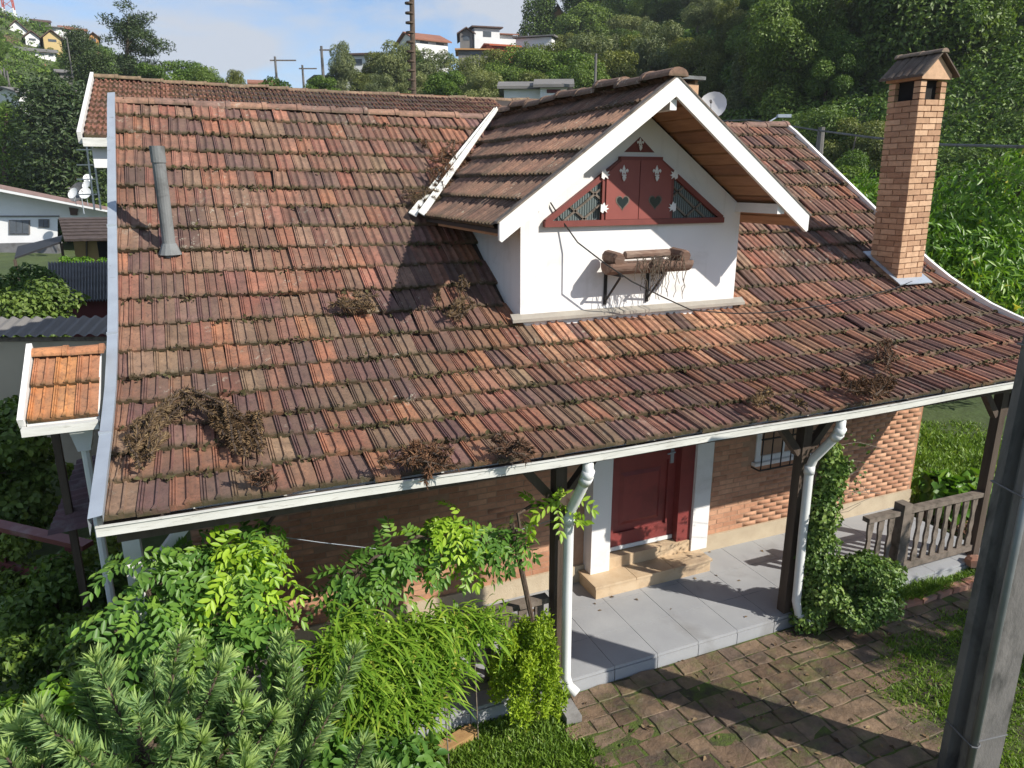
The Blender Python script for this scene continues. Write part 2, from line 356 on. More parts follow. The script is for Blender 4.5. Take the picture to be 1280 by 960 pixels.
# tiles: interlocking clay tiles, ribbed side lock, two channels with a roll between
TW, TL = .1738, .40
KX = .1738/.246
SEC = [(0, -.006, 0), (0, .022, 0), (.011, .022, 0), (.014, .013, 0), (.021, .013, 0), (.024, .023, 0), (.034, .023, 0), (.037, .014, 0), (.043, .014, 0), (.047, .022, 0), (.056, .004, 1), (.122, .002, 1), (.134, .02, 0), (.152, .021, 0), (.158, .003, 1), (.236, .004, 1), (.246, .004, .3)]
SEC = [(x*KX, z*.85, c) for x, z, c in SEC]
def tile_template():
    v = []; ch = []; lp = []
    for k, (y, fl) in enumerate(((0, 1), (.055, 0), (TL, 0))):
        for i, (x, z, c) in enumerate(SEC):
            if fl and i == 12: x -= .018
            v.append((x, y, z)); ch.append(c*(.55 if fl else 1)); lp.append(.75 if fl else (.0 if k == 1 else .0))
    ns = len(SEC)
    f = [(k*ns+i, k*ns+i+1, (k+1)*ns+i+1, (k+1)*ns+i) for k in range(2) for i in range(ns-1)]
    b0 = len(v)
    for x, z, c in SEC: v.append((x, .004, -.027)); ch.append(0); lp.append(1)
    f += [(b0+i, b0+i+1, i+1, i) for i in range(ns-1)]
    return np.array(v), np.array(f), np.array(ch), np.array(lp)
TV, TF, TCH, TLP = tile_template()
def tile_mesh():
    me = bpy.data.meshes.new('roof_tile'); me.from_pydata([tuple(p) for p in TV], [], [tuple(map(int, f)) for f in TF])
    for an, arr in (('ch', TCH), ('lip', TLP)):
        a = me.attributes.new(an, 'FLOAT', 'POINT'); a.data.foreach_set('value', arr.astype(np.float32))
    me.materials.append(M_tile_o); return me
TILE_ME = tile_mesh()
def pick_tint(x, y, r):
    """wear of each tile: dull brown high up, orange and purple mixed low down, washed orange under the dormer"""
    dull = [(.28, .115, .078), (.3, .14, .095), (.21, .1, .074), (.33, .145, .098), (.24, .13, .09), (.14, .078, .066), (.35, .145, .088), (.27, .16, .11)]
    low = [(.33, .14, .08), (.27, .13, .085), (.15, .078, .07), (.3, .15, .095), (.24, .15, .095), (.38, .165, .09), (.2, .1, .085), (.3, .19, .12), (.22, .12, .09), (.18, .1, .085)]
    wash = [(.5, .235, .135), (.44, .2, .115), (.55, .28, .165), (.4, .2, .125)]
    right = [(.27, .12, .085), (.22, .1, .08), (.32, .14, .09), (.17, .085, .075), (.25, .13, .1), (.36, .15, .09)]
    if 2.9 < x+.25*(6.2-y) < 5.7 and 5.72 < y < 6.4: pal = wash if r.random() < .9 else low
    elif 3.0 < x < 5.6 and 5.2 < y <= 5.72: pal = wash if r.random() < .3 else right
    elif y > 6.9: pal = dull if r.random() < .9 else low
    elif x < 3: pal = low if r.random() < .75 else dull
    else: pal = right if r.random() < .85 else low
    c = r.choice(pal); k = r.uniform(.82, 1.15); return (c[0]*k, c[1]*k*r.uniform(.95, 1.05), c[2]*k)
def lay(tiles, parent, n_single, tv=TV, rest_name='roof_tile_field', col_mat=M_tile_a):
    """tiles: (4x4 world matrix, tint); those largest in the picture become objects, the rest one mesh"""
    def size(t):
        M_, _ = t; p = M_ @ Vector((.08, .15, 0)); u, v, z = px(p)
        return 1/z if (z > 0 and -30 < u < 1310 and -30 < v < 990) else -1
    tiles = sorted(tiles, key=size, reverse=True); sing = tiles[:n_single]; rest = tiles[n_single:]
    off = Matrix.Translation(-Vector(WL[parent]))
    for M_, c in sing:
        o = bpy.data.objects.new('roof_tile', TILE_ME); COL.objects.link(o); o.parent = parent; o.matrix_local = off @ M_; o.color = (*c, 1)
    if rest:
        V = []; Fq = []; T = []
        for i, (M_, c) in enumerate(rest):
            A = np.array(M_); V.append(TV @ A[:3, :3].T+A[:3, 3]); Fq.append(TF+i*len(TV)); T.append(np.tile((*c, 1), (len(TV), 1)))
        k = len(rest)
        ob = npmesh(rest_name, np.concatenate(V), np.concatenate(Fq), col_mat, parent, {'ch': ('FLOAT', np.tile(TCH, k)), 'lip': ('FLOAT', np.tile(TLP, k)), 'tint': ('FLOAT_COLOR', np.concatenate(T))})
        kind(ob, 'stuff')
XC = 3.98                                        # dormer ridge
DW0, DW1, DY, BY = 2.79, 5.34, 6.27, 5.65        # dormer walls, front wall plane, bargeboard plane
DZ = 5.045; DSL = .715                             # dormer ridge height and slope
def dormer_z(x): return DZ-DSL*abs(x-XC)
ROWS = 18; EX = (SLEN-.02)/ROWS; tiles = []; rr_ = random.Random(3)
for i in range(ROWS):
    y0, z0 = prof(i*EX); y1, z1 = prof((i+1)*EX); ang = math.atan2(z1-z0, y1-y0)-.088
    nc = 55; sp = (XR-XL-.02)/nc
    wob = rr_.uniform(-.01, .01)
    for k in range(nc+(i % 2)):
        x = XL+.01+(k-.5*(i % 2))*sp; ym = y0+.12; xm = x+.085; fx = 1
        if i % 2 and k == 0: x = XL+.01; fx = .5
        if i % 2 and k == nc: fx = .5
        zc = roofz(min(y0+.3, 9.5))
        if DW0+.0 < xm < DW1+.05 and ym > DY-.1 and zc < dormer_z(xm)-.02: continue
        if y0 > 7.9 and zc < dormer_z(xm)-.1 and abs(xm-XC) < 1.6: continue
        if 7.93 < xm < 8.42 and 6.42 < ym < 6.75: continue
        slip = rr_.random() < .035 and i < ROWS-1; y = y0-(rr_.uniform(.02, .055) if slip else 0)+rr_.gauss(0, .008)+.012*math.sin(x*1.7+i)+wob
        M_ = Matrix.Translation((x, y, z0+sag(x+.12, y0)+.036)) @ Matrix.Rotation(ang+rr_.gauss(0, .014), 4, 'X') @ Matrix.Rotation(rr_.gauss(0, .045 if slip else .014), 4, 'Z') @ Matrix.Rotation(rr_.gauss(0, .014), 4, 'Y')
        M_ = M_ @ Matrix.Diagonal((sp/TW*.995*fx, 1, 1, 1))
        tiles.append((M_, pick_tint(xm, ym, rr_)))
lay(tiles, roof, 300)

# ridge caps: barrel tiles with a raised end
def cap_mesh(l=.42, r0=.105, r1=.125):
    mb = MB(); n = 9
    for y, r in ((0, r0), (l*.86, r0+.008), (l*.87, r1), (l, r1)):
        for k in range(n):
            a = math.pi*k/(n-1); mb.v.append((r*math.cos(a), y, r*.72*math.sin(a)-.01))
    for j in range(3):
        for k in range(n-1): mb.f.append((j*n+k, (j+1)*n+k, (j+1)*n+k+1, j*n+k+1))
    mb.f.append(tuple(range(n))); mb.f.append(tuple(3*n+k for k in range(n))[::-1])
    return mb
def tile_attrs(me):
    for an in ('ch', 'lip'):
        a = me.attributes.new(an, 'FLOAT', 'POINT')
        if an == 'lip': a.data.foreach_set('value', [.7 if v.co.z < .0 else .12 for v in me.vertices])
CAP_ME = cap_mesh().build('ridge_tile', M_tile_o).data; bpy.data.objects.remove(bpy.data.objects['ridge_tile']); tile_attrs(CAP_ME)
def ridge(parent, p, q, n_, cols, jit=.01, sagf=None, sc=1):
    p, q = Vector(p), Vector(q); d = (q-p)/n_; rz = math.atan2(-d.x, d.y)
    for i in range(n_):
        P0 = p+d*i; z = sagf(P0) if sagf else 0
        o = bpy.data.objects.new('ridge_tile', CAP_ME); COL.objects.link(o); o.parent = parent
        o.location = Vector(P0)+Vector((0, 0, z+rr_.gauss(0, jit)))-Vector(WL[parent]); o.rotation_euler = (math.atan2(d.z, math.hypot(d.x, d.y))+rr_.gauss(0, .015), rr_.gauss(0, .03), rz+rr_.gauss(0, .015))
        s = d.length/.42*1.03; o.scale = (sc, s, sc); o.color = (*rr_.choice(cols), 1)
CAPC = [(.36, .2, .135), (.3, .165, .12), (.34, .17, .11), (.27, .16, .125)]
ridge(roof, (XL, 9.6, 5.05), (XR+.02, 9.6, 5.05), 24, CAPC, sagf=lambda p: sag(p.x, 9.58))

# edges: galvanised verge on the left, white verge board on the right, gutter along the eave
mb = MB(); ys = np.linspace(4.3, 9.62, 19)
for a, b2 in zip(ys[:-1], ys[1:]):
    za, zb = roofz(max(a, 4.38))-(4.38-a if a < 4.38 else 0)*.26, roofz(b2)
    mb.add([(XL-.055, a, za+.085), (XL+.02, a, za+.095), (XL+.02, b2, zb+.095), (XL-.055, b2, zb+.085), (XL-.055, a, za-.02), (XL-.055, b2, zb-.02), (XL+.02, a, za+.05), (XL+.02, b2, zb+.05)],
           [(0, 1, 2, 3), (4, 0, 3, 5), (1, 6, 7, 2)])
mb.build('verge_flashing', M_galv, roof)
for y in (5.2, 6.4, 7.6, 8.8): MB().box((XL-.058, y-.012, roofz(y)+.07), (XL+.022, y+.012, roofz(y)+.104)).build('flashing_seam', M_galv, roof)
mb = MB()
for a, b2 in zip(ys[:-1], ys[1:]):
    za, zb = roofz(max(a, 4.38)), roofz(b2)
    P8 = [(XR-.01, a, za+.085), (XR+.04, a, za+.085), (XR+.04, b2, zb+.085), (XR-.01, b2, zb+.085)]
    mb.add(P8+[(x, y, z-.2) for x, y, z in P8], [(0, 1, 2, 3), (0, 4, 5, 1), (1, 5, 6, 2), (3, 2, 6, 7), (7, 6, 5, 4), (0, 3, 7, 4)])
mb.build('verge_board', M_whitewood, roof)
gut = MB(); NX = 40
gsec = [(4.44, 2.340), (4.44, 2.266), (4.36, 2.258), (4.335, 2.265), (4.335, 2.320), (4.325, 2.324), (4.325, 2.332), (4.345, 2.332), (4.345, 2.280), (4.43, 2.277), (4.43, 2.340)]
for i in range(NX+1):
    x = XL-.03+(XR-XL+.06)*i/NX; s = sag(x, 4.4)+.01*math.sin(x*2.1)*.6
    gut.v += [(x, y, z+s) for y, z in gsec]
ng = len(gsec)
for i in range(NX):
    gut.f += [(i*ng+k, i*ng+k+1, (i+1)*ng+k+1, (i+1)*ng+k) for k in range(ng-1)]
gut.f += [tuple(range(ng)), tuple(NX*ng+k for k in range(ng))[::-1]]
gutter = gut.build('gutter', M_gutter, house)
mb = MB(); mb.box((XL+.05, 4.46, 2.15), (XR-.05, 4.49, 2.24)); mb.build('fascia', M_darkwood, house)

# downpipes
def downpipe(pts, nm):
    d = MB().tube(pts, .042, 12).build('downpipe', M_pvc, house, smooth=True)
    for q in (1, 2, 4):
        if q < len(pts)-1:
            p = np.array(pts[q]); e = np.array(pts[q+1])-p; e = e/np.linalg.norm(e)
            MB().tube([p-e*.03, p+e*.05], .049, 12).build('coupling', M_pvc, d, smooth=True)
    return d
downpipe([(2.51, 4.39, 2.2), (2.51, 4.39, 2.1), (2.51, 4.41, 2.05), (2.52, 4.66, 1.68), (2.515, 4.68, 1.6), (2.515, 4.68, .9), (2.52, 4.68, .12), (2.54, 4.66, .03), (2.59, 4.6, -.02)], 0)
downpipe([(5.04, 4.39, 2.2), (5.04, 4.39, 2.09), (5.04, 4.41, 2.04), (5.06, 4.66, 1.72), (5.045, 4.68, 1.62), (5.06, 4.68, .9), (5.08, 4.68, .2), (5.11, 4.66, .06), (5.22, 4.58, -.02)], 1)

# front wall: bricks proud of the mortar
WX0, WX1, PZ = -.3, 8.5, .2
MB().box((WX0-.01, WY-.03, -.17), (WX1+.02, WY+.3, PZ)).build('plinth', M_plinth, house)
wall = MB().box((WX0, WY-.0032, PZ), (WX1, WY+.06, 2.72)).build('wall', M_mortar, house)
def brick_me(l, h, d, mat):
    mb = MB(); b_ = .0015
    x0, x1, z0, z1 = 0, l, 0, h
    mb.add([(x0, d, z0), (x1, d, z0), (x1, d, z1), (x0, d, z1), (x0+b_, 0, z0+b_), (x1-b_, 0, z0+b_), (x1-b_, 0, z1-b_), (x0+b_, 0, z1-b_)],
           [(4, 5, 6, 7), (0, 1, 5, 4), (1, 2, 6, 5), (2, 3, 7, 6), (3, 0, 4, 7)])
    return mb
BL, BH, CO, JT = .19, .052, .061, .009
bricks = []
openings = [(3.42, 5.06, 0, 2.35), (5.75, 6.62, 1.02, 1.75)]
for j in range(int((2.7-PZ)/CO)):
    z = PZ+.004+j*CO; x = WX0+.006-(BL+JT)*(.5 if j % 2 else 0)
    while x < WX1:
        a, b2 = max(x, WX0+.004), min(x+BL, WX1-.002)
        if b2-a > .04 and not any(a < ox1 and b2 > ox0 and oz0 < z+BH/2 < oz1 for ox0, ox1, oz0, oz1 in openings): bricks.append((a, b2-a, z))
        x += BL+JT
def seen(bk):
    u, v, z = px((bk[0]+bk[1]/2, WY, bk[2]))
    if not (0 < u < 1280): return -1
    edge = 669-.164*(u-124)+8
    if v < edge+4: return -1
    if u < 390: return -1
    hid = 1
    if u < 660 and v > 640 and not (520 < u < 690 and v > 690): hid = .7
    if 1010 < u < 1050: hid = .5
    return bk[1]/z**2*hid
bricks.sort(key=seen, reverse=True)
BM = {}
for a, l, z in bricks[:300]:
    k = round(l, 3)
    if k not in BM:
        t = brick_me(l, BH, .03, None).build('brick', M_brick_o); BM[k] = t.data; bpy.data.objects.remove(t)
    o = bpy.data.objects.new('brick', BM[k]); COL.objects.link(o); o.parent = wall; o.location = Vector((a, WY-.006+rr_.gauss(0, .0015), z))-Vector(WL[wall])
V = []; Fq = []; R1 = []
for a, l, z in bricks[300:]:
    t = brick_me(l, BH, .03, None); nn = len(V); V += [(p[0]+a, p[1]+WY-.006, p[2]+z) for p in t.v]; Fq += [tuple(i+nn for i in f) for f in t.f]; R1 += [rr_.random()]*8
kind(npmesh('brick_courses', V, Fq, M_brick_a, wall, {'rnd': ('FLOAT', R1)}), 'stuff')
mb = MB(); mb.box((8.5, WY, PZ), (8.53, 12.6, 2.7)); mb.build('side_wall', M_brick_a, house)

# door bay: two white pillars, red panelled door, two steps
for xa, xb in ((3.5, 3.73), (4.80, 5.02)):
    MB().box((xa, 6.0, .15), (xb, WY+.05, 2.5)).build('door_pillar', M_white, house)
DYp = 6.13
door = MB().box((3.74, DYp+.03, .29), (4.62, DYp+.07, 2.32)).build('door', M_red, house)
mb = MB()
for z0, z1 in ((.295, .5), (1.27, 1.40), (2.15, 2.3)): mb.box((3.742, DYp, z0), (4.618, DYp+.029, z1))
for x0, x1 in ((3.742, 3.84), (4.52, 4.618)): mb.box((x0, DYp+.002, .5), (x1, DYp+.03, 2.15))
mb.build('door_rail', M_red, door)
for z0, z1 in ((.58, 1.19), (1.48, 2.07)): MB().add([(3.92, DYp+.029, z0), (4.44, DYp+.029, z0), (4.44, DYp+.029, z1), (3.92, DYp+.029, z1), (3.96, DYp+.008, z0+.04), (4.40, DYp+.008, z0+.04), (4.40, DYp+.008, z1-.04), (3.96, DYp+.008, z1-.04)], [(4, 5, 6, 7), (0, 1, 5, 4), (1, 2, 6, 5), (2, 3, 7, 6), (3, 0, 4, 7)]).build('door_panel', M_red, door)
hd = MB(); hd.box((4.535, DYp-.012, 1.22), (4.575, DYp+.002, 1.44)); hd.tube([(4.555, DYp-.01, 1.36), (4.555, DYp-.05, 1.36), (4.46, DYp-.055, 1.355)], .009, 8); hd.build('door_handle', M_galv, door)
MB().box((3.745, DYp-.012, .3), (4.615, DYp-.001, .345)).build('weather_strip', M_pvc, door)
MB().box((4.62, 6.04, .27), (4.80, DYp+.1, 2.4)).build('door_jamb', M_red, house)
MB().box((3.73, 6.02, .14), (4.81, DYp+.12, .285)).build('threshold_step', M_step, house)
stp = MB().box((3.44, 5.77, 0), (4.90, 6.14, .125)).build('doorstep', M_step, house)
for xa, xb in ((3.425, 3.92), (3.926, 4.40), (4.406, 4.915)): MB().box((xa, 5.755, .125), (xb, 6.15, .152)).build('step_slab', M_step, stp)
# barred window
wd = MB(); wd.box((5.76, WY-.02, 1.03), (6.61, WY+.05, 1.09)); wd.box((5.76, WY-.02, 1.09), (5.83, WY+.05, 1.74)); wd.box((6.54, WY-.02, 1.09), (6.61, WY+.05, 1.74)); wd.box((5.83, WY-.02, 1.68), (6.54, WY+.05, 1.74)); wd.box((6.165, WY-.01, 1.09), (6.2, WY+.045, 1.68))
win = wd.build('window', M_white, house)
for xa, xb in ((5.83, 6.165), (6.2, 6.54)): MB().box((xa, WY+.02, 1.09), (xb, WY+.03, 1.68)).build('window_pane', M_glass, win)
MB().box((5.72, WY-.07, .99), (6.65, WY+.04, 1.03)).build('window_sill', M_white, win)
for i in range(7):
    x = 5.74+i*.146; MB().tube([(x, WY-.14, .96), (x, WY-.14, 1.75)], .008, 6).build('window_bar', M_iron, win)
for z in (.97, 1.35, 1.73): MB().beam((5.72, WY-.14, z), (6.64, WY-.14, z), .022, .014).build('grille_rail', M_iron, win)
for x in (5.72, 6.64): MB().beam((x, WY-.14, .97), (x, WY, .97), .014, .014).build('grille_bracket', M_iron, win)

# veranda: slab floor, posts with braces, balustrades
FY = 4.76
flr = MB().box((-.62, FY+.01, -.17), (8.2, WY-.02, -.028)).build('veranda_floor', M_grout, house)
SLM = {}
for i, x in enumerate(np.arange(-.62, 8.15, .46)):
    for j, (ya, yb) in enumerate(((FY, 5.22), (5.225, 5.69), (5.695, WY-.03))):
        l = min(.455, 8.2-x); mb = MB().box((0, 0, 0), (l, yb-ya, .03)); t = mb.build('floor_slab', M_floor, flr); t.location = Vector((x, ya, -.03+rr_.uniform(0, .0012)))-Vector(WL[flr])
        t.data.transform(Matrix.Translation(Vector(WL[flr])))
    MB().box((x, FY-.012, -.175), (min(x+.452, 8.2), FY-.001, -.034)).build('edge_tile', M_floor, flr)
POSTS = [(-.58, 4.82), (2.5, 4.84), (5.1, 4.84), (7.95, 4.86)]
for i, (x, y) in enumerate(POSTS):
    mt = M_darkwood if i else M_white
    p = MB().box((x-.05, y-.05, 0), (x+.05, y+.05, 2.25)).build('veranda_post', mt, house)
    for s in (-1, 1):
        if i == 0 and s < 0: continue
        MB().beam((x+s*.06, y, 1.72), (x+s*.36, y, 2.08), .07, .07).build('brace', mt, p)
MB().box((XL+.1, 4.78, 2.08), (XR-.1, 4.9, 2.2)).build('veranda_beam', M_darkwood, house)
for i in range(14): 
    x = XL+.3+i*.68; MB().beam((x, 4.5, 2.195), (x, 6.1, 2.62), .05, .07).build('rafter', M_darkwood, house)
def balustrade(x0, x1, y, dz=0, n_=None):
    r = MB().beam((x0, y, .80), (x1, y, .80+dz), .09, .05).build('balustrade', M_greywood, house)
    MB().beam((x0, y, .12), (x1, y, .12+dz*.3), .06, .07).build('bottom_rail', M_greywood, r)
    k = n_ or int((x1-x0)/.14)
    for i in range(k):
        x = x0+(x1-x0)*(i+.5)/k; z1 = .78+dz*(i+.5)/k
        pr = [(-.04, .15), (-.04, .25), (-.022, .32), (-.036, .42), (-.022, .55), (-.04, .66), (-.04, z1), (.04, z1), (.04, .66), (.022, .55), (.036, .42), (.022, .32), (.04, .25), (.04, .15)]
        MB().prism([(x+a, y-.012, z) for a, z in pr], (0, .024, 0)).build('baluster', M_greywood, r)
balustrade(6.72, 7.9, 4.86, -.02, 8)
balustrade(6.12, 6.58, 4.86, 0, 3)
balustrade(.9, 2.42, 4.86, 0, 10)
balustrade(-.5, .8, 4.86, 0, 9)
MB().box((6.59, 4.79, 0), (6.71, 4.92, .9)).build('newel_post', M_greywood, house)
MB().box((.8, 4.8, 0), (.9, 4.92, .9)).build('newel_post', M_greywood, house)

# ------------------------------------------------------------------ dormer
EZ = 3.78
wz = lambda x: dormer_z(x)-.12
pent = [(DW0, DY, 2.6), (DW1, DY, 2.6), (DW1, DY, wz(DW1)), (XC, DY, wz(XC)), (DW0, DY, wz(DW0))]
dormer = MB().prism(pent, (0, 3.0, 0)).build('dormer', M_white, house)
mb = MB()
mb.prism([(DW0-.1, DY-.055, roofz(DY-.055)+.035), (DW1+.12, DY-.055, roofz(DY-.055)+.035), (DW1+.12, DY+.01, roofz(DY)+.055), (DW0-.1, DY+.01, roofz(DY)+.055)], (0, 0, .03))
mb.build('apron_flashing', simple('mortar_flashing', (.36, .33, .28), (.28, .255, .22), 6, .9, bscale=40), dormer)
HWl, HWr = XC-2.31, 5.65-XC
# deck under the dormer tiles
for s, hw in ((-1, HWl), (1, HWr)):
    pts = [(XC, BY+.01, DZ-.03), (XC+s*hw, BY+.01, dormer_z(XC+hw)-.03), (XC+s*hw, 7.85, dormer_z(XC+hw)-.03), (XC, 9.56, DZ-.03)]
    mb = MB().prism(pts, (0, 0, -.035)); mb.build('dormer_roof', M_deck, dormer)
# soffit boards
M_soffit2 = simple('soffit_timber_dark', (.27, .13, .06), (.18, .085, .04), 7, .6, stretch=(3, .5, 3), bscale=30, bstr=.15)
nv = np.array([DSL, 0, 1])/math.hypot(DSL, 1)
for s, hw in ((-1, HWl), (1, HWr)):
    nb = 12
    for i in range(nb):
        xa, xb = XC+s*hw*(i+.05)/nb, XC+s*hw*(i+.93)/nb
        mb = MB().prism([(xa, BY+.03, dormer_z(xa)-.07), (xb, BY+.03, dormer_z(xb)-.07), (xb, DY+.02 if abs(xb-XC) < 1.26 else 7.3, dormer_z(xb)-.07), (xa, DY+.02 if abs(xb-XC) < 1.26 else 7.3, dormer_z(xa)-.07)], (0, 0, -.02-.006*(i % 2)))
        mb.build('soffit_board', M_soffit if (i*7+3) % 3 else M_soffit2, dormer)
# bargeboards
for s, hw in ((-1, HWl), (1, HWr)):
    xe = XC+s*hw; ze = dormer_z(XC+hw)
    mb = MB().prism([(XC, BY, DZ+.03), (xe, BY, ze+.03), (xe, BY, ze-.12), (xe-s*.02, BY, ze-.135), (XC, BY, DZ-.13)], (0, -.035, 0)); mb.build('bargeboard', M_whitewood, dormer)
    mb = MB().prism([(XC, BY-.042, DZ+.048), (xe+s*.02, BY-.042, ze+.048-.014), (xe+s*.02, BY-.042, ze+.03-.014), (XC, BY-.042, DZ+.03)], (0, .08, 0)); mb.build('barge_capping', M_greywood, dormer)
    xp = XC+s*(1.33 if s > 0 else 1.25)
    MB().box((xp-.045, BY+.0, dormer_z(xp)-.2), (xp+.045, DY, dormer_z(xp)-.105)).build('purlin_end', M_whitewood, dormer)
MB().box((XC-.035, BY+.005, DZ-.24), (XC+.035, DY+.01, DZ-.15)).build('ridge_purlin', M_whitewood, dormer)
# dormer tiles
tl = []; nrow = 6
for s, hw in ((-1, HWl), (1, HWr)):
    L_ = hw*math.hypot(1, DSL); e_ = (L_+.05)/nrow; a_ = math.atan(DSL)
    for i in range(nrow):
        d0 = L_+.05-i*e_; dx = d0*math.cos(a_); z0 = DZ-dx*DSL
        zmid = DZ-(dx-.12)*DSL
        yv = float(np.interp(min(zmid, 5.05), PROF[:, 1], PROF[:, 0])) 
        nc = int((yv-BY+.12)/TW)
        for k in range(nc):
            y = BY+.01+k*TW
            R3 = Matrix(((0, -s, 0), (s*1.0, 0, 0), (0, 0, 1))).to_4x4()      # local x along Y, local y towards the ridge
            if s < 0: R3 = Matrix(((0, 1, 0), (-1, 0, 0), (0, 0, 1))).to_4x4(); oy = y+TW
            else: R3 = Matrix(((0, -1, 0), (1, 0, 0), (0, 0, 1))).to_4x4(); oy = y
            M_ = Matrix.Translation((XC+s*dx, oy+rr_.gauss(0, .003), z0+.03)) @ R3 @ Matrix.Rotation(a_-.085+rr_.gauss(0, .012), 4, 'X') @ Matrix.Rotation(rr_.gauss(0, .012), 4, 'Y')
            c = rr_.choice([(.23, .125, .09), (.2, .115, .085), (.26, .15, .105), (.16, .1, .075), (.29, .16, .11)]); tl.append((M_, c))
lay(tl, dormer, 95, rest_name='dormer_tile_field')
ridge(dormer, (XC, BY-.05, DZ+.03), (XC, 9.5, DZ+.06), 9, [(.2, .125, .09), (.25, .15, .105)], .02)
# valley gutter
vb = onZ(522, 275, 3.79); vt = (XC-.12, 9.5, 5.1)
vpts = [Vector((XC-1.66, 7.74, 3.86)), Vector((XC-.12, 9.46, 5.04))]
mb = MB(); d = (vpts[1]-vpts[0]); side = Vector((.6, -.5, 0)).normalized(); a0, a1 = vpts[0]-d*.07, vpts[1]
for s0, s1, zz0, zz1 in ((-.12, -.035, .1, .06), (-.035, -.01, .06, .11), (-.01, .06, .11, .07)):
    P4 = [a0+side*s0+Vector((0, 0, zz0)), a0+side*s1+Vector((0, 0, zz1)), a1+side*s1*.3+Vector((0, 0, zz1)), a1+side*s0*.3+Vector((0, 0, zz0))]
    mb.prism([tuple(p) for p in P4], (0, 0, .008))
mb.build('valley_gutter', M_gutter, dormer)

# dormer window
def w2(u, v, y=DY): p = onY(u, v, y); return p[0], p[2]
xb0, zb0 = w2(681, 280); xb1, _ = w2(899, 277); WZ0 = zb0; WC = (xb0+xb1)/2; WH = (xb1-xb0)/2
zt = w2(797, 199)[1]; xt0 = w2(775, 199)[0]; xt1 = w2(823, 199)[0]
xs0, xs1 = w2(753, 240)[0], w2(836, 240)[0]
def edge_z(x): return WZ0+(zt-WZ0)*min(1, (x-xb0)/(xt0-xb0)) if x < WC else WZ0+(zt-WZ0)*min(1, (xb1-x)/(xb1-xt1))
outer = [(xb0, WZ0), (xb1, WZ0), (xt1, zt), (xt0, zt)]
fr = MB(); T_ = .045
def frame_bar(p, q, w_=.05, d_=.05, y=DY): fr.beam((p[0], y-.02, p[1]), (q[0], y-.02, q[1]), d_, w_, up=(0, 0, 1) if abs(q[0]-p[0]) > .02 else (1, 0, 0))
frame_bar((xb0-.02, WZ0), (xb1+.02, WZ0), .055, .07); frame_bar((xb0, WZ0+.02), (xt0, zt-.02), .05, .055); frame_bar((xb1, WZ0+.02), (xt1, zt-.02), .05, .055); frame_bar((xt0-.02, zt), (xt1+.02, zt), .045, .06)
frame_bar((xs0, WZ0+.02), (xs0, edge_z(xs0)), .05, .045); frame_bar((xs1, WZ0+.02), (xs1, edge_z(xs1)), .05, .045)
window = fr.build('dormer_window', M_redframe, dormer)
for sgn, xe, xs in ((1, xb0, xs0), (-1, xb1, xs1)):
    MB().prism([(xe+sgn*.03, DY-.004, WZ0+.02), (xs, DY-.004, WZ0+.02), (xs, DY-.004, edge_z(xs))], (0, .003, 0)).build('window_pane', M_ribglass, window)
    zs = edge_z(xs); sl = (zs-WZ0)/abs(xs-xe)
    for fx in (.38, .72):                     # bars falling against the slope
        x0 = xe+(xs-xe)*fx; z0 = WZ0+sl*abs(x0-xe); ln = min((z0-WZ0)/sl, abs(xs-x0))
        mb = MB().beam((x0, DY-.012, z0), (x0+sgn*ln, DY-.012, z0-ln*sl), .02, .02); mb.build('lattice_bar', M_greywood, window)
    for fx in (.3, .62):                      # bars rising with it
        x0 = xe+(xs-xe)*fx; ln = abs(xs-x0)
        mb = MB().beam((x0, DY-.012, WZ0+.02), (xs, DY-.012, WZ0+.02+ln*sl), .02, .02); mb.build('lattice_bar', M_greywood, window)
M_shut = simple('shutter_paint', (.27, .075, .06), (.23, .06, .05), 4, .5)
xm = (xs0+xs1)/2
def heart(cx, cz, s): return [(cx+s*.062*math.sin(t)**3*1.0*16/16, cz+s*(.0039*(13*math.cos(t)-5*math.cos(2*t)-2*math.cos(3*t)-math.cos(4*t)))) for t in np.linspace(0, 2*math.pi, 25)[:-1]]
def fleur(cx, cz, s):
    polys = [[(0, 1), (.16, .62), (.1, .2), (-.1, .2), (-.16, .62)]]
    for g in (1, -1): polys.append([(g*.1, .2), (g*.2, .5), (g*.42, .62), (g*.55, .42), (g*.42, .22), (g*.4, .4), (g*.28, .32), (g*.2, .1), (g*.08, .08)])
    polys += [[(-.26, .06), (.26, .06), (.26, -.08), (-.26, -.08)], [(-.09, -.08), (.09, -.08), (.16, -.42), (0, -.62), (-.16, -.42)]]
    for g in (1, -1): polys.append([(g*.09, -.08), (g*.24, -.2), (g*.2, -.36), (g*.1, -.26)])
    return [[(cx+x*s, cz+z*s) for x, z in P] for P in polys]
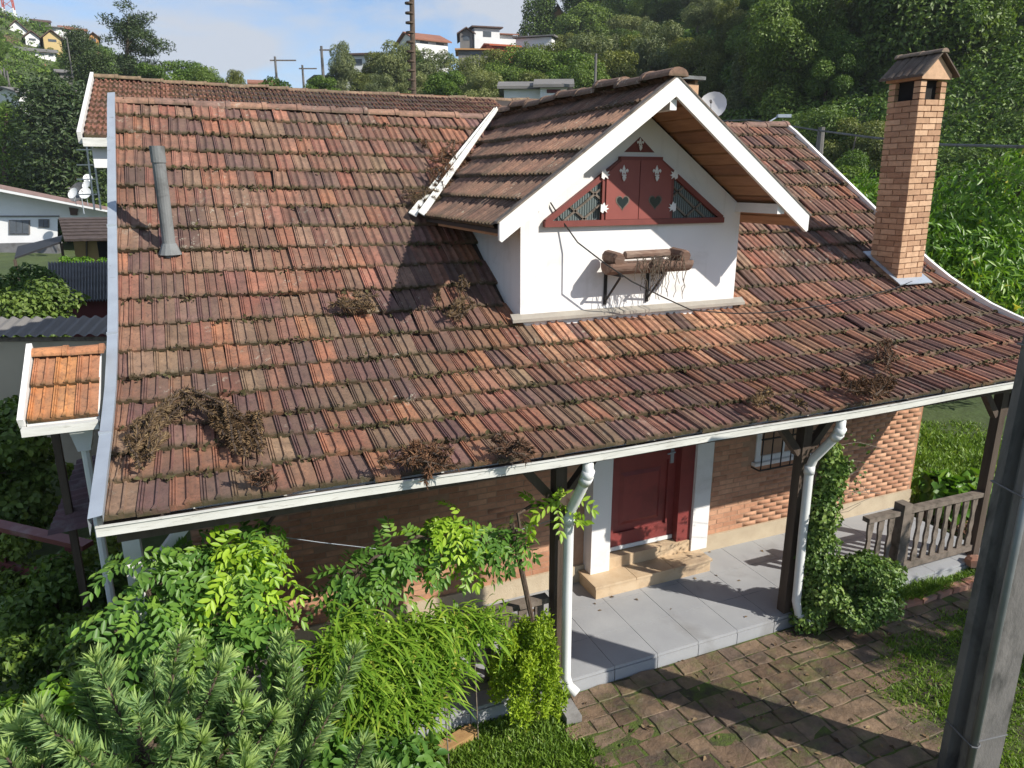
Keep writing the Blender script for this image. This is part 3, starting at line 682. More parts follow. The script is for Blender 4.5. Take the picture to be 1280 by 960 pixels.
for g, xa, xb in ((-1, xs0+.012, xm-.004), (1, xm+.004, xs1-.012)):
    poly = [(xa, WZ0+.03), (xb, WZ0+.03), (xb, edge_z(xb)-.01)] + ([(xt0, zt-.01)] if g < 0 else [(xt1, zt-.01)]) + [(xa, edge_z(xa)-.01)]
    if g > 0: poly = [(xa, WZ0+.03), (xb, WZ0+.03), (xb, edge_z(xb)-.01), (xt1, zt-.01), (xa, zt-.01)]
    else: poly = [(xa, WZ0+.03), (xb, WZ0+.03), (xb, zt-.01), (xt0, zt-.01), (xa, edge_z(xa)-.01)]
    sh_ = MB().prism([(x, DY-.055, z) for x, z in poly], (0, .035, 0)).build('shutter', M_shut, window)
    hx, hz = (xa+xb)/2, w2(797, 252)[1]
    MB().prism([(x, DY-.0575, z) for x, z in heart(hx, hz, 1.28)], (0, .004, 0)).build('heart_rim', M_greywood, window)
    MB().prism([(x, DY-.0585, z) for x, z in heart(hx, hz, 1.05)], (0, .004, 0)).build('heart_pane', M_glass, window)
    fz = w2(797, 219)[1]
    mb = MB()
    for P in fleur(hx, fz, .095): mb.prism([(x, DY-.06-.0003*len(mb.f), z) for x, z in P], (0, .004, 0))
    mb.build('fleur_emblem', M_white, window)
    for vz in (218, 259):
        zz = w2(797, vz)[1]; xh = xa-.03 if g < 0 else xb+.03
        s_ = .055
        P = [(-.1, -.9), (.1, -.45), (.75, -.8), (.55, -.35), (1.1, -.1), (.55, .05), (.9, .55), (.35, .35), (.1, .95), (-.35, .5), (-.55, .7), (-.6, -.6)]
        MB().prism([(xh-g*x*s_, DY-.066, zz+z*s_) for x, z in P], (0, .005, 0)).build('leaf_hinge', M_white, window)
# small gable vent
vx, vz = w2(798, 171); vl, vz0 = w2(780, 190); vr, _ = w2(818, 190)
vent = MB().prism([(vl, DY-.004, vz0), (vr, DY-.004, vz0), ((vl+vr)/2, DY-.004, vz)], (0, .003, 0)).build('gable_vent', M_redframe, dormer)
mb = MB()
for P in fleur((vl+vr)/2, vz0+(vz-vz0)*.42, .075): mb.prism([(x, DY-.012-.0003*len(mb.f), z) for x, z in P], (0, .004, 0))
mb.build('fleur_emblem', M_white, vent)

# ------------------------------------------------------------------ chimney
CX0, CX1, CY0, CY1, CZ0, CZ1 = 7.965, 8.395, 6.37, 6.80, 2.75, 5.36
chim = MB().box((CX0+.012, CY0+.012, CZ0), (CX1-.012, CY1-.012, CZ1-.24)).build('chimney', M_mortar, house, base=(CX0, CY0, CZ0))
cw = .205; chh = .059; ccs = .068
CB = {}
def cbrick(p, l, rz):
    k = round(l, 3)
    if k not in CB:
        t = brick_me(l, chh, .09, None).build('brick', M_cbrick); CB[k] = t.data; bpy.data.objects.remove(t)
    o = bpy.data.objects.new('brick', CB[k]); COL.objects.link(o); o.parent = chim; o.location = Vector(p)-Vector(WL[chim]); o.rotation_euler = (0, 0, rz)
nco = int((CZ1-CZ0)/ccs)
for j in range(nco):
    z = CZ0+j*ccs; top = j >= nco-3
    W_ = CX1-CX0; D_ = CY1-CY0
    if top: sets = [(0, .085), (W_-.085, .085)]
    elif j % 2: sets = [(0, .21), (.22, W_-.22)]
    else: sets = [(0, .1), (.11, .21), (.33, W_-.33)]
    for x, l in sets:
        jx = rr_.gauss(0, .0015)
        cbrick((CX0+x, CY0+jx, z), l, 0); cbrick((CX1-x, CY1+jx, z), l, math.pi)
        cbrick((CX0+jx, CY1-x, z), l, -math.pi/2); cbrick((CX1+jx, CY0+x, z), l, math.pi/2)
MB().box((CX0+.07, CY0+.07, CZ1-.25), (CX1-.07, CY1-.07, CZ1-.02)).build('flue_shade_box', M_black, chim)  # solid black box paints the darkness inside the cap openings
cxm = (CX0+CX1)/2; ov = .085; gh = .24
mb = MB().prism([(CX0-.03, CY0-.03, CZ1-.02), (CX1+.03, CY0-.03, CZ1-.02), (CX1+.03, CY0-.03, CZ1+.03), (cxm, CY0-.03, CZ1+gh), (CX0-.03, CY0-.03, CZ1+.03)], (0, CY1-CY0+.06, 0))
mb.build('cap_gable', M_cbrick, chim)
for s in (-1, 1):
    for k in range(3):
        ya = CY0-ov+k*(CY1-CY0+2*ov)/3; yb = ya+(CY1-CY0+2*ov)/3-.006
        xe = cxm+s*(.3+rr_.uniform(0, .012)); ze = CZ1-.01
        sec = []
        for t in np.linspace(0, 1, 7): sec.append((ya+(yb-ya)*t, .018*math.sin(math.pi*t*2)**2))
        mb = MB(); nn = len(sec)
        for x, z in ((cxm, CZ1+gh+.045), (xe, ze+.03)):
            mb.v += [(x, y, z+h) for y, h in sec]; mb.v += [(x, y, z-.02) for y, h in sec]
        mb.f += [(i, i+1, 2*nn+i+1, 2*nn+i) for i in range(nn-1)]+[(2*nn+i, 2*nn+i+1, 3*nn+i+1, 3*nn+i) for i in range(nn-1)]+[(nn+i, 3*nn+i, 3*nn+i+1, nn+i+1) for i in range(nn-1)]+[(0, 2*nn, 3*nn, nn), (nn-1, 2*nn-1, 4*nn-1, 3*nn-1)]
        t = mb.build('cap_tile', M_tile_o, chim); t.color = (.13, .1, .08, 1); tile_attrs(t.data)
ridge(chim, (cxm, CY0-ov-.01, CZ1+gh+.03), (cxm, CY1+ov, CZ1+gh+.03), 2, [(.3, .22, .16), (.34, .25, .18)], .004, sc=.62)
mb = MB(); mb.prism([(CX0-.07, CY0-.1, roofz(CY0-.1)+.08), (CX1+.07, CY0-.1, roofz(CY0-.1)+.08), (CX1+.07, CY1+.08, roofz(CY1+.08)+.08), (CX0-.07, CY1+.08, roofz(CY1+.08)+.08)], (0, 0, .012))
mb.build('chimney_flashing', M_galv, house)
chim.rotation_euler = (0, -.03, 0)
# vent pipe
vp = MB(); vp.tube([(-.22, 7.36, 3.45), (-.22, 7.34, 4.42)], .055, 16); p_ = vp.build('vent_pipe', M_pipe, house, smooth=False)
MB().tube([(-.22, 7.34, 4.36), (-.22, 7.34, 4.50)], .062, 16).build('pipe_collar', M_pipe, p_)
MB().tube([(-.22, 7.36, 3.56), (-.22, 7.36, 3.66)], [.1, .06], 12).build('pipe_flashing', M_pipe, p_)
# rear chimney, seen past the dormer
rc = MB().box((7.36, 10.25, 4.2), (7.68, 10.6, 5.7)).build('rear_chimney', M_cbrick, house)
MB().box((7.29, 10.17, 5.76), (7.75, 10.68, 5.81)).build('chimney_lid', M_pipe, rc)
for xx in (7.37, 7.62):
    MB().box((xx, 10.27, 5.7), (xx+.05, 10.57, 5.76)).build('lid_pier', M_cbrick, rc)

# little tiled porch roof left of the house
KY0, KZ0, KY1, KZ1, KX0, KX1 = 5.52, 2.63, 6.1, 2.97, -1.17, -.74
porch = thing('porch_roof', 'small orange tiled porch roof standing left of the grey verge flashing', 'roof', (-.95, 6.0, -.17))
can = MB().prism([(KX0, KY1, KZ1), (KX1, KY1, KZ1), (KX1, KY0, KZ0), (KX0, KY0, KZ0)], (0, 0, -.04)).build('roof_deck', M_whitewood, porch)
a_ = math.atan2(KZ1-KZ0, KY1-KY0); tl = []
for i in range(2):
    for k in range(3):
        y = KY0-.02+i*.33*math.cos(a_); z = KZ0+i*.33*math.sin(a_)+.025; x = KX0+.01+k*TW*.8
        tl.append((Matrix.Translation((x, y, z)) @ Matrix.Rotation(a_-.085, 4, 'X') @ Matrix.Diagonal((.8, 1, 1, 1)), rr_.choice([(.5, .2, .075), (.55, .24, .09), (.42, .18, .09)])))
lay(tl, can, 10)
ridge(can, (KX0-.02, KY1, KZ1+.01), (KX1+.02, KY1, KZ1+.01), 2, [(.5, .22, .1), (.46, .2, .1)], .005, sc=.65)
MB().beam((KX0-.02, KY0-.05, KZ0+.02), (KX0-.02, KY1+.04, KZ1+.06), .035, .08).build('verge_board', M_whitewood, porch)
MB().box((KX0-.02, KY0-.1, KZ0-.06), (KX1, KY0-.04, KZ0-.005)).build('porch_gutter', M_gutter, porch)
MB().prism([(-.98, 5.62, 2.62), (-.78, 5.62, 2.62), (-.84, 5.62, 2.36), (-.92, 5.62, 2.36)], (0, .12, 0)).build('rain_head', M_pvc, porch)
MB().tube([(-.88, 5.68, 2.38), (-.88, 5.72, -.17)], .03, 8).build('porch_downpipe', M_pvc, porch)
for x in (KX0+.05,): MB().box((x-.02, KY1-.08, -.17), (x+.03, KY1-.02, KZ1-.05)).build('porch_post', M_darkwood, porch)
M_maroonsheet = simple('maroon_sheet', (.085, .04, .045), (.05, .03, .035), 5, .7, dirt=(.12, .1, .1), dirt_scale=6)
mb2 = MB(); ncor = 60
for i in range(ncor+1):
    t = i/ncor; h = .009*math.sin(t*2*math.pi*13)
    p0 = Vector((-.62, 6.75, 2.0)).lerp(Vector((-.72, 5.75, 1.74)), t); p1 = Vector((-1.12, 6.75, 1.92)).lerp(Vector((-1.25, 5.85, 1.66)), t)
    mb2.v += [(p0.x, p0.y, p0.z+h), (p1.x, p1.y, p1.z+h)]
mb2.f = [(2*i, 2*i+1, 2*i+3, 2*i+2) for i in range(ncor)]
mb2.build('corrugated_awning', M_maroonsheet, house)

# moss and grit caught along the lower edges of the tile courses
g_ = np.random.default_rng(77); cs_ = []
for i in range(1, ROWS+1):
    y0, z0 = prof(min(i*EX, SLEN)); n_ = 520
    x_ = g_.uniform(XL+.05, XR-.05, n_); keep = (np.sin(x_*3.3+i*1.9)+np.sin(x_*7.1-i*2.7)+g_.normal(0, .8, n_)) > .2
    x_ = x_[keep]; yy = y0-.018+g_.normal(0, .012, len(x_)); zz = np.array([roofz(min(max(q, 4.4), 9.58))+sag(a, q) for a, q in zip(x_, yy)])+.042+g_.normal(0, .006, len(x_))
    ok = ~((x_ > DW0-.05) & (x_ < DW1+.1) & (yy > DY-.1)); cs_.append(np.stack([x_, yy, zz], 1)[ok])
MOSS_C = np.concatenate(cs_)

# ------------------------------------------------------------------ foliage tools
def unit(a): return a/(np.linalg.norm(a, axis=-1, keepdims=True)+1e-9)
def leaf_arrays(C, D, Nn, Ln, Wd, fold=.25, oval=False):
    """one folded four cornered leaf for each centre; returns vertices and triangles"""
    D = unit(D); S = unit(np.cross(D, Nn)); Nn = np.cross(S, D); Ln = Ln[:, None]; Wd = Wd[:, None]
    base = C; tip = C+D*Ln-Nn*Ln*.12; lf = C+D*Ln*.45+S*Wd/2+Nn*Wd*fold; rt = C+D*Ln*.45-S*Wd/2+Nn*Wd*fold
    n = len(C)
    if oval:
        q = [C, C+D*Ln*.28-S*Wd*.42+Nn*Wd*fold*.8, C+D*Ln*.62-S*Wd*.46+Nn*Wd*fold*.7-Nn*Ln*.04, tip, C+D*Ln*.62+S*Wd*.46+Nn*Wd*fold*.7-Nn*Ln*.04, C+D*Ln*.28+S*Wd*.42+Nn*Wd*fold*.8]
        V = np.stack(q, 1).reshape(-1, 3); i = np.arange(n)*6
        T = np.stack([np.stack([i, i+1, i+2], 1), np.stack([i, i+2, i+3], 1), np.stack([i, i+3, i+4], 1), np.stack([i, i+4, i+5], 1)], 1).reshape(-1, 3); return V, T
    V = np.stack([base, rt, tip, lf], 1).reshape(-1, 3); i = np.arange(n)*4
    T = np.stack([np.stack([i, i+1, i+2], 1), np.stack([i, i+2, i+3], 1)], 1).reshape(-1, 3)
    return V, T
def sph(g, n): return unit(g.normal(size=(n, 3)))
def crown_pts(g, lobes, n, shell=.45, up=.35, hang=.25):
    lobes = np.asarray(lobes, float); wgt = lobes[:, 3]*lobes[:, 4]+lobes[:, 4]*lobes[:, 5]; k = g.choice(len(lobes), n, p=wgt/wgt.sum())
    d = sph(g, n); f = 1-shell*g.random(n)**1.6; c = lobes[k, :3]+d*lobes[k, 3:6]*f[:, None]
    nn = unit(d*.7+np.array([0, 0, up])+g.normal(size=(n, 3))*.45); ax = unit(np.cross(nn, g.normal(size=(n, 3)))+d*.35+np.array([0, 0, -hang]))
    shade = np.clip(g.normal(.5, .2, n)+ (g.random(len(lobes))[k]-.5)*.35, 0, 1)
    return c, ax, nn, shade
def leaves(name, mat, pts, Ln, Wd, g, parent=None, base=None, fold=.25, jit=.3, oval=False):
    c, ax, nn, sh_ = pts; n = len(c); s = 1+jit*(g.random(n)*2-1)
    V, T = leaf_arrays(c, ax, nn, np.full(n, Ln)*s, np.full(n, Wd)*s, fold, oval)
    return npmesh(name, V, T, mat, parent, {'rnd': ('FLOAT', np.repeat(sh_, 6 if oval else 4))}, base=base)
def clumps(g, c, r, n, k=.42, rough=.8, zmin=-9):
    """uneven crown made of many clumps inside an ellipsoid"""
    out = []
    c = np.asarray(c, float); r = np.asarray(r, float)
    for _ in range(n):
        d = sph(g, 1)[0]; f = g.random()**.45*rough; p = c+d*r*f; s = k*g.uniform(.65, 1.25)*min(r)
        if p[2] < zmin: p[2] = zmin
        out.append((*p, s*g.uniform(.9, 1.3), s*g.uniform(.9, 1.3), s*g.uniform(.65, .95)))
    return out
def limbs(mb, g, base, top, r0, lobes, n=7):
    base, top = np.asarray(base, float), np.asarray(top, float); m = 7
    ts = np.linspace(0, 1, m); bend = g.normal(size=3)*.12*np.linalg.norm(top-base); bend[2] = 0
    path = [base+(top-base)*t+bend*math.sin(t*math.pi)*.5 for t in ts]; mb.tube(path, [r0*(1-.72*t) for t in ts], 9)
    idx = g.choice(len(lobes), min(n, len(lobes)), replace=False)
    for i in idx:
        q = np.asarray(lobes[i][:3]); t = g.uniform(.35, .85); p = base+(top-base)*t+bend*math.sin(t*math.pi)*.5
        mid = (p+q)/2+g.normal(size=3)*.06*np.linalg.norm(q-p); mb.tube([p, mid, q], [r0*.38*(1-.5*t), r0*.25*(1-.4*t), r0*.06], 6)
M_moss = foliage('roof_moss', (.03, .026, .012), (.06, .052, .022), (.1, .09, .04), .95, .05, k=(1, 1, 1))
kind(leaves('moss', M_moss, (MOSS_C, np.random.default_rng(1).normal(size=(len(MOSS_C), 3)), unit(np.random.default_rng(2).normal(size=(len(MOSS_C), 3))+(0, -.6, .6)), np.random.default_rng(3).random(len(MOSS_C))), .038, .028, np.random.default_rng(4), roof), 'stuff')
L_dark = foliage('leaf_dark', (0.0549, 0.0976, 0.02928), (0.1037, 0.1708, 0.04636), (0.183, 0.2623, 0.0732))
L_mid = foliage('leaf_mid', (0.0427, 0.0915, 0.01952), (0.0854, 0.1586, 0.03416), (0.1586, 0.244, 0.0549))
L_olive = foliage('leaf_olive', (0.0671, 0.0915, 0.02928), (0.122, 0.1525, 0.05124), (0.2074, 0.2318, 0.0793))
L_silver = foliage('leaf_silver', (0.0854, 0.1159, 0.0671), (0.1464, 0.183, 0.1037), (0.244, 0.2806, 0.1586))
L_pine = foliage('needle_pine', (.018, .036, .018), (.034, .062, .026), (.065, .1, .04), trans=.1)
L_lime = foliage('leaf_lime', (0.102, 0.187, 0.01275), (0.204, 0.323, 0.0255), (0.323, 0.442, 0.051), trans=.35)
L_bright = foliage('leaf_bright', (.045, .12, .016), (.1, .22, .03), (.2, .34, .06), .38, .32, yellow=(.34, .34, .06))
L_wist = foliage('leaf_wisteria', (.045, .12, .034), (.09, .2, .05), (.17, .3, .07), .42, .32)
L_wist2 = foliage('leaf_wisteria_young', (.14, .28, .025), (.24, .4, .04), (.36, .52, .08), .42, .38)
L_arau = foliage('araucaria_leaf', (0.1296, 0.216, 0.0918), (0.2268, 0.3348, 0.1296), (0.4104, 0.5076, 0.1728), .45, .35, k=(1.06, 1.12, 1.08))
L_strap = foliage('strap_leaf', (.06, .14, .018), (.13, .25, .035), (.26, .38, .07), .36, .3, yellow=(.42, .42, .13))
L_ivy = foliage('ivy_leaf', (0.04375, 0.1, 0.0325), (0.09375, 0.175, 0.05625), (0.2, 0.2875, 0.1125), .45, .2)
L_grass = foliage('grass_blade', (0.0765, 0.126, 0.0216), (0.1485, 0.2205, 0.0378), (0.252, 0.315, 0.0765), .5, .3, yellow=(0.342, 0.306, 0.126), k=(1.04, 1.2, .9))

# ------------------------------------------------------------------ tree prototypes (parents at the foot)
def proto(name, crown_mat, bark, lobes, n, Ln, Wd, g, h, r0, hang=.25, up=.35, shell=.45):
    t = thing(name, 'x', 'tree', (0, 0, 0)); mb = MB(); limbs(mb, g, (0, 0, -.4), (0, 0, h), r0, lobes, 9); mb.build('trunk', bark, t)
    leaves('crown', crown_mat, crown_pts(g, lobes, n, shell, up, hang), Ln, Wd, g, t); return t
g = np.random.default_rng(5)
PR = {}
PR['broad_dark'] = proto('broadleaf_tree', L_dark, M_bark, clumps(g, (0, 0, 5.2), (3.2, 3.0, 3.0), 26, .4, .85), 15000, .25, .15, g, 5.5, .22)
PR['broad_mid'] = proto('broadleaf_tree', L_mid, M_bark, clumps(g, (0, 0, 4.6), (2.8, 2.9, 2.7), 24, .4, .85), 14000, .24, .14, g, 5, .2)
PR['olive'] = proto('broadleaf_tree', L_olive, M_palebark, clumps(g, (0, 0, 4.8), (2.5, 2.4, 3.2), 26, .38, .9), 13000, .23, .12, g, 5.4, .16)
PR['silver'] = proto('silvery_tree', L_silver, M_palebark, clumps(g, (0, 0, 4.2), (2.9, 2.7, 2.8), 28, .36, .9), 14000, .24, .09, g, 4.6, .17, hang=.6)
PR['wood_dark'] = proto('woodland_tree', L_dark, M_bark, clumps(g, (0, 0, 3.3), (2.5, 2.5, 3.0), 34, .36, .95, .6), 30000, .15, .095, g, 5.2, .16)
PR['wood_mid'] = proto('woodland_tree', L_mid, M_bark, clumps(g, (0, 0, 3.2), (2.6, 2.4, 2.9), 34, .34, .95, .6), 30000, .15, .09, g, 5, .16)
PR['wood_olive'] = proto('woodland_tree', L_olive, M_palebark, clumps(g, (0, 0, 3.4), (2.2, 2.2, 3.2), 34, .34, .98, .6), 28000, .15, .075, g, 5.4, .14, hang=.5)
PR['tall'] = proto('tall_tree', L_silver, M_palebark, [(g.normal(0, .5*(1-z/12)), g.normal(0, .5*(1-z/12)), z, 1.6*(1.1-z/12), 1.6*(1.1-z/12), 1.0) for z in np.linspace(2.2, 9.6, 24)], 13000, .23, .12, g, 9, .2)
PR['dark_tall'] = proto('tall_tree', L_dark, M_bark, [(g.normal(0, .8), g.normal(0, .8), z, 1.7*(1.15-z/13), 1.7*(1.15-z/13), 1.1) for z in np.linspace(2.0, 9.8, 26)], 15000, .24, .14, g, 9, .22)
PR['shrub'] = proto('shrub', L_mid, M_bark, clumps(g, (0, 0, 1.1), (1.7, 1.6, 1.2), 16, .45, .85, .3), 5000, .2, .12, g, 1.2, .06)
PR['shrub_olive'] = proto('shrub', L_olive, M_bark, clumps(g, (0, 0, 1.2), (1.6, 1.6, 1.3), 16, .45, .85, .3), 5000, .2, .1, g, 1.3, .06)
pl = []
for z in np.linspace(3.6, 9.0, 13):
    for _ in range(4):
        a = g.uniform(0, 6.28); rr2 = g.uniform(.3, 2.7)*(1.1-abs(z-6)/5.5); s = g.uniform(.5, .9); pl.append((rr2*math.cos(a), rr2*math.sin(a), z+g.normal(0, .3), s*1.15, s*1.15, s*.6))
PR['pine'] = proto('pine_tree', L_pine, M_bark, pl, 11000, .26, .07, g, 9, .28, hang=-.3, shell=.7)
cy = [(g.normal(0, .5), g.normal(0, .5), z, max(.35, 1.9*math.sin(math.pi*min(1, .18+.82*(1-(z-1)/8)))**.8), max(.35, 1.9*math.sin(math.pi*min(1, .18+.82*(1-(z-1)/8)))**.8), .75) for z in np.linspace(1.4, 8.4, 20) for _ in range(2)]
PR['cypress'] = proto('cypress_tree', L_pine, M_bark, [(x, y, z, a*.8, b_*.8, c_) for x, y, z, a, b_, c_ in cy], 11000, .24, .1, g, 8, .25, hang=-.2)
cz_ = [(0, 0, z, .25+1.25*(1-z/7.2), .25+1.25*(1-z/7.2), .5) for z in np.linspace(.5, 7, 20)]
PR['spire'] = proto('conifer_tree', L_mid, M_bark, cz_, 9000, .2, .07, g, 7, .16, hang=.3)
used = set()
def tree(k, loc, h=1., rz=None, label='', group=None, sx=None):
    rz = rnd.uniform(0, 6.28) if rz is None else rz; p = PR[k]; sc = (h*(sx or 1), h*(sx or 1), h)
    if k in used: return dup(p, loc, rz, sc, label, group)
    used.add(k); p.location = loc; p.rotation_euler = (0, 0, rz); p.scale = sc; p['label'] = label
    if group: p['group'] = group
    return p
def tree_px(k, u, v_top, D, height, label, group=None, sx=None, ph={'pine': 9.6, 'cypress': 9.1, 'spire': 7.5, 'tall': 10.6, 'dark_tall': 10.9, 'broad_dark': 8.2, 'broad_mid': 7.3, 'wood_dark': 7.2, 'wood_mid': 7, 'wood_olive': 7.4, 'olive': 8, 'silver': 7, 'shrub': 2.3, 'shrub_olive': 2.5}):
    """a tree whose top shows at that pixel, `height` metres tall"""
    p = at(u, v_top, D); return tree(k, (p[0], p[1], p[2]-height), height/ph[k], label=label, group=group, sx=sx)

# ------------------------------------------------------------------ neighbours on the left
M_pinkroof = simple('pink_roof_edge', (.36, .24, .22), (.28, .19, .17), 2, .8)
M_housewhite = simple('house_white', (.78, .78, .77), (.7, .7, .69), 1, .85)
M_shingle = simple('dark_shingle', (.055, .04, .036), (.1, .075, .065), 4, .9, bscale=9, bstr=.6, bdist=.05, stretch=(1, 1, 4))
M_yellow = simple('yellow_wall', (.4, .28, .13), (.3, .2, .1), 1.5, .9)
M_beige = simple('beige_wall', (.5, .43, .33), (.4, .34, .26), .8, .9, dirt=(.25, .2, .14), dirt_scale=.8, dirt_lo=.55, dirt_hi=.8)
M_sheet = simple('fibre_sheet', (.17, .17, .17), (.11, .11, .115), 1.5, .9, dirt=(.06, .055, .05), dirt_scale=2)
M_maroon = simple('maroon_wall', (.12, .02, .022), (.09, .016, .018), 2, .7)
M_tarp = simple('black_tarp', (.02, .021, .024), (.03, .03, .034), 2, .6)
M_winglass = simple('window_grey', (.1, .115, .13), (.07, .08, .09), 2, .2)
M_greyroof = simple('grey_roof', (.2, .19, .18), (.14, .135, .13), .6, .9)
M_redroof = simple('far_red_roof', (.3, .13, .08), (.22, .1, .07), .9, .9, bscale=2)
M_brownroof = simple('far_brown_roof', (.12, .075, .06), (.085, .055, .045), .9, .9, bscale=2)
def corrug(mb, p00, p10, p01, p11, n, amp, sub=6):
    """corrugated sheet; waves run across from p00-p10, p01 and p11 are the far ends"""
    p00, p10, p01, p11 = (Vector(p) for p in (p00, p10, p01, p11)); nrm = (p10-p00).cross(p01-p00).normalized(); m_ = n*sub; b0 = len(mb.v)
    for i in range(m_+1):
        t = i/m_; h = nrm*amp*math.sin(t*n*2*math.pi); mb.v += [tuple(p00.lerp(p10, t)+h), tuple(p01.lerp(p11, t)+h)]
    mb.f += [(b0+2*i, b0+2*i+2, b0+2*i+3, b0+2*i+1) for i in range(m_)]
# boundary wall with a corrugated coping
A, B = np.array([-2.88, 12.99]), np.array([-1.35, 12.38]); dr = (B-A)/np.linalg.norm(B-A); nr = np.array([dr[1], -dr[0]])
wa, wb = A-dr*5, B+dr*1.0
bw = thing('boundary_wall', 'cream boundary wall with corrugated sheet coping left of the brick house', 'wall', (*((wa+wb)/2), -.2))
P4 = [wa, wb, wb-nr*.2, wa-nr*.2]
MB().prism([(p[0], p[1], -.3) for p in P4], (0, 0, 2.15)).build('wall_body', M_beige, bw)
mb = MB(); corrug(mb, (*(wa+nr*.12), 1.92), (*(wb+nr*.12), 1.98), (*(wa-nr*.45), 2.1), (*(wb-nr*.45), 2.16), 42, .025); mb.build('coping_sheet', M_greyroof, bw)
MB().prism([(p[0], p[1], 1.86) for p in [wa+nr*.03, wb+nr*.03, wb, wa]], (0, 0, .06)).build('coping_batten', M_greywood, bw)
# shed with maroon wall and sheet roof
p0, p1 = at(60, 377, 15.5), at(175, 374, 15.5); q0, q1 = at(60, 328, 19.5), at(175, 326, 19.5)
ms = thing('maroon_shed', 'low maroon shed with grey corrugated roof behind the cream wall', 'shed', (p1[0]-1, p1[1]+1, -.3))
mb = MB(); corrug(mb, p0, p1, q0, q1, 30, .03); mb.build('sheet_roof', M_sheet, ms)
mb = MB(); mb.prism([(p0[0], p0[1]+.3, p0[2]-.06), (p1[0], p1[1]+.3, p1[2]-.06), (p1[0], p1[1]+.3, -.3), (p0[0], p0[1]+.3, -.3)], (0, 3.4, 0)); mb.build('shed_wall', M_maroon, ms)
# ochre hut with shingle roof
hb = thing('ochre_hut', 'small ochre hut with dark shingle roof below the white house', 'hut', (*at(110, 322, 27)[:2], 0))
r0_, r1_, r2_, r3_ = at(80, 299, 25.5), at(165, 297, 25.5), at(165, 271, 28.5), at(73, 272, 28.5)
MB().prism([r0_, r1_, r2_, r3_], (0, 0, -.08)).build('hut_roof', M_shingle, hb)
for i in range(1, 7):
    t = i/7; MB().beam(Vector(r0_).lerp(Vector(r3_), t)+Vector((0, 0, .02)), Vector(r1_).lerp(Vector(r2_), t)+Vector((0, 0, .02)), .05, .04).build('shingle_course', M_shingle, hb)
w0, w1 = at(91, 299, 26.3), at(160, 297, 26.3)
MB().prism([w0, w1, (w1[0], w1[1], -.4), (w0[0], w0[1], -.4)], F_*2.6).build('hut_wall', M_yellow, hb)
d0, d1 = at(121, 302, 26.25), at(138, 302, 26.25)
MB().prism([d0, d1, (d1[0], d1[1], d1[2]-1.6), (d0[0], d0[1], d0[2]-1.6)], F_*.04).build('hut_opening_shade', M_black, hb)  # near-black panel paints the shade inside the hut's opening
MB().prism([at(107, 300, 26.25), at(109, 300, 26.25), at(109, 322, 26.25), at(107, 322, 26.25)], F_*.04).build('corner_post', M_darkwood, hb)
t0 = [at(18, 322, 24), at(76, 302, 26), at(78, 294, 30), at(22, 308, 30)]
tp = MB().prism(t0, (0, 0, -.06)).build('lean_to_sheet', M_tarp, None, base=t0[0]); tag(tp, 'dark sloping lean-to sheet in front of the white house', 'roof sheet')
for q in (t0[0], t0[1]): MB().beam(np.array(q)-(0, 0, .06), (q[0], q[1], -.5), .08, .08, up=(1, 0, 0)).build('support_post', M_darkwood, tp)
# white house
wh = thing('white_house', 'white house with pink roof edge at the left margin', 'house', (*at(40, 306, 45)[:2], 0))
po = [at(u, v, 45) for u, v in ((-60, 222), (150, 268), (150, 274), (72, 274), (72, 330), (-60, 330))]
HD = rayd(45, 227)*np.array([1, 1, 0]); MB().prism(po, HD*8).build('wall', M_housewhite, wh)
MB().prism([at(-60, 218, 43.6), at(152, 262, 43.6), at(152, 266, 43.6), at(-60, 224, 43.6)], HD*9+np.array([0, 0, -.5])).build('roof', M_pinkroof, wh)
MB().prism([at(-60, 224.3, 43.6), at(152, 266.3, 43.6), at(152, 268.5, 43.6), at(-60, 228, 43.6)], F_*.25).build('fascia', M_housewhite, wh)
MB().prism([at(-60, 269.5, 44.9), at(73, 269.5, 44.9), at(73, 271, 44.9), at(-60, 271, 44.9)], F_*.09).build('band', M_greyroof, wh)
for (a, b2, c_, d_, k) in ((12, 36, 276, 292, 3), (49, 60, 275, 283.5, 2)):
    fr = MB().prism([at(a-1, c_-1, 44.93), at(b2+1, c_-1, 44.93), at(b2+1, d_+1, 44.93), at(a-1, d_+1, 44.93)], F_*.06).build('window', M_greyroof, wh)
    for i in range(k):
        x0, x1 = a+(b2-a)*i/k+.4, a+(b2-a)*(i+1)/k-.4
        MB().prism([at(x0, c_, 44.9), at(x1, c_, 44.9), at(x1, d_, 44.9), at(x0, d_, 44.9)], F_*.02).build('pane', M_winglass, fr)
MB().prism([at(86, 259, 44.9), at(97, 261, 44.9), at(96, 269, 44.9), at(88, 269, 44.9)], F_*.06).build('recess_shade_plate', M_brownroof, wh)  # dark plate on the wall face, painted shade of a recess
MB().prism([at(-60, 306, 44), at(72, 303, 44), at(72, 330, 44), at(-60, 330, 44)], F_*.5).build('base_wall', M_sheet, wh)
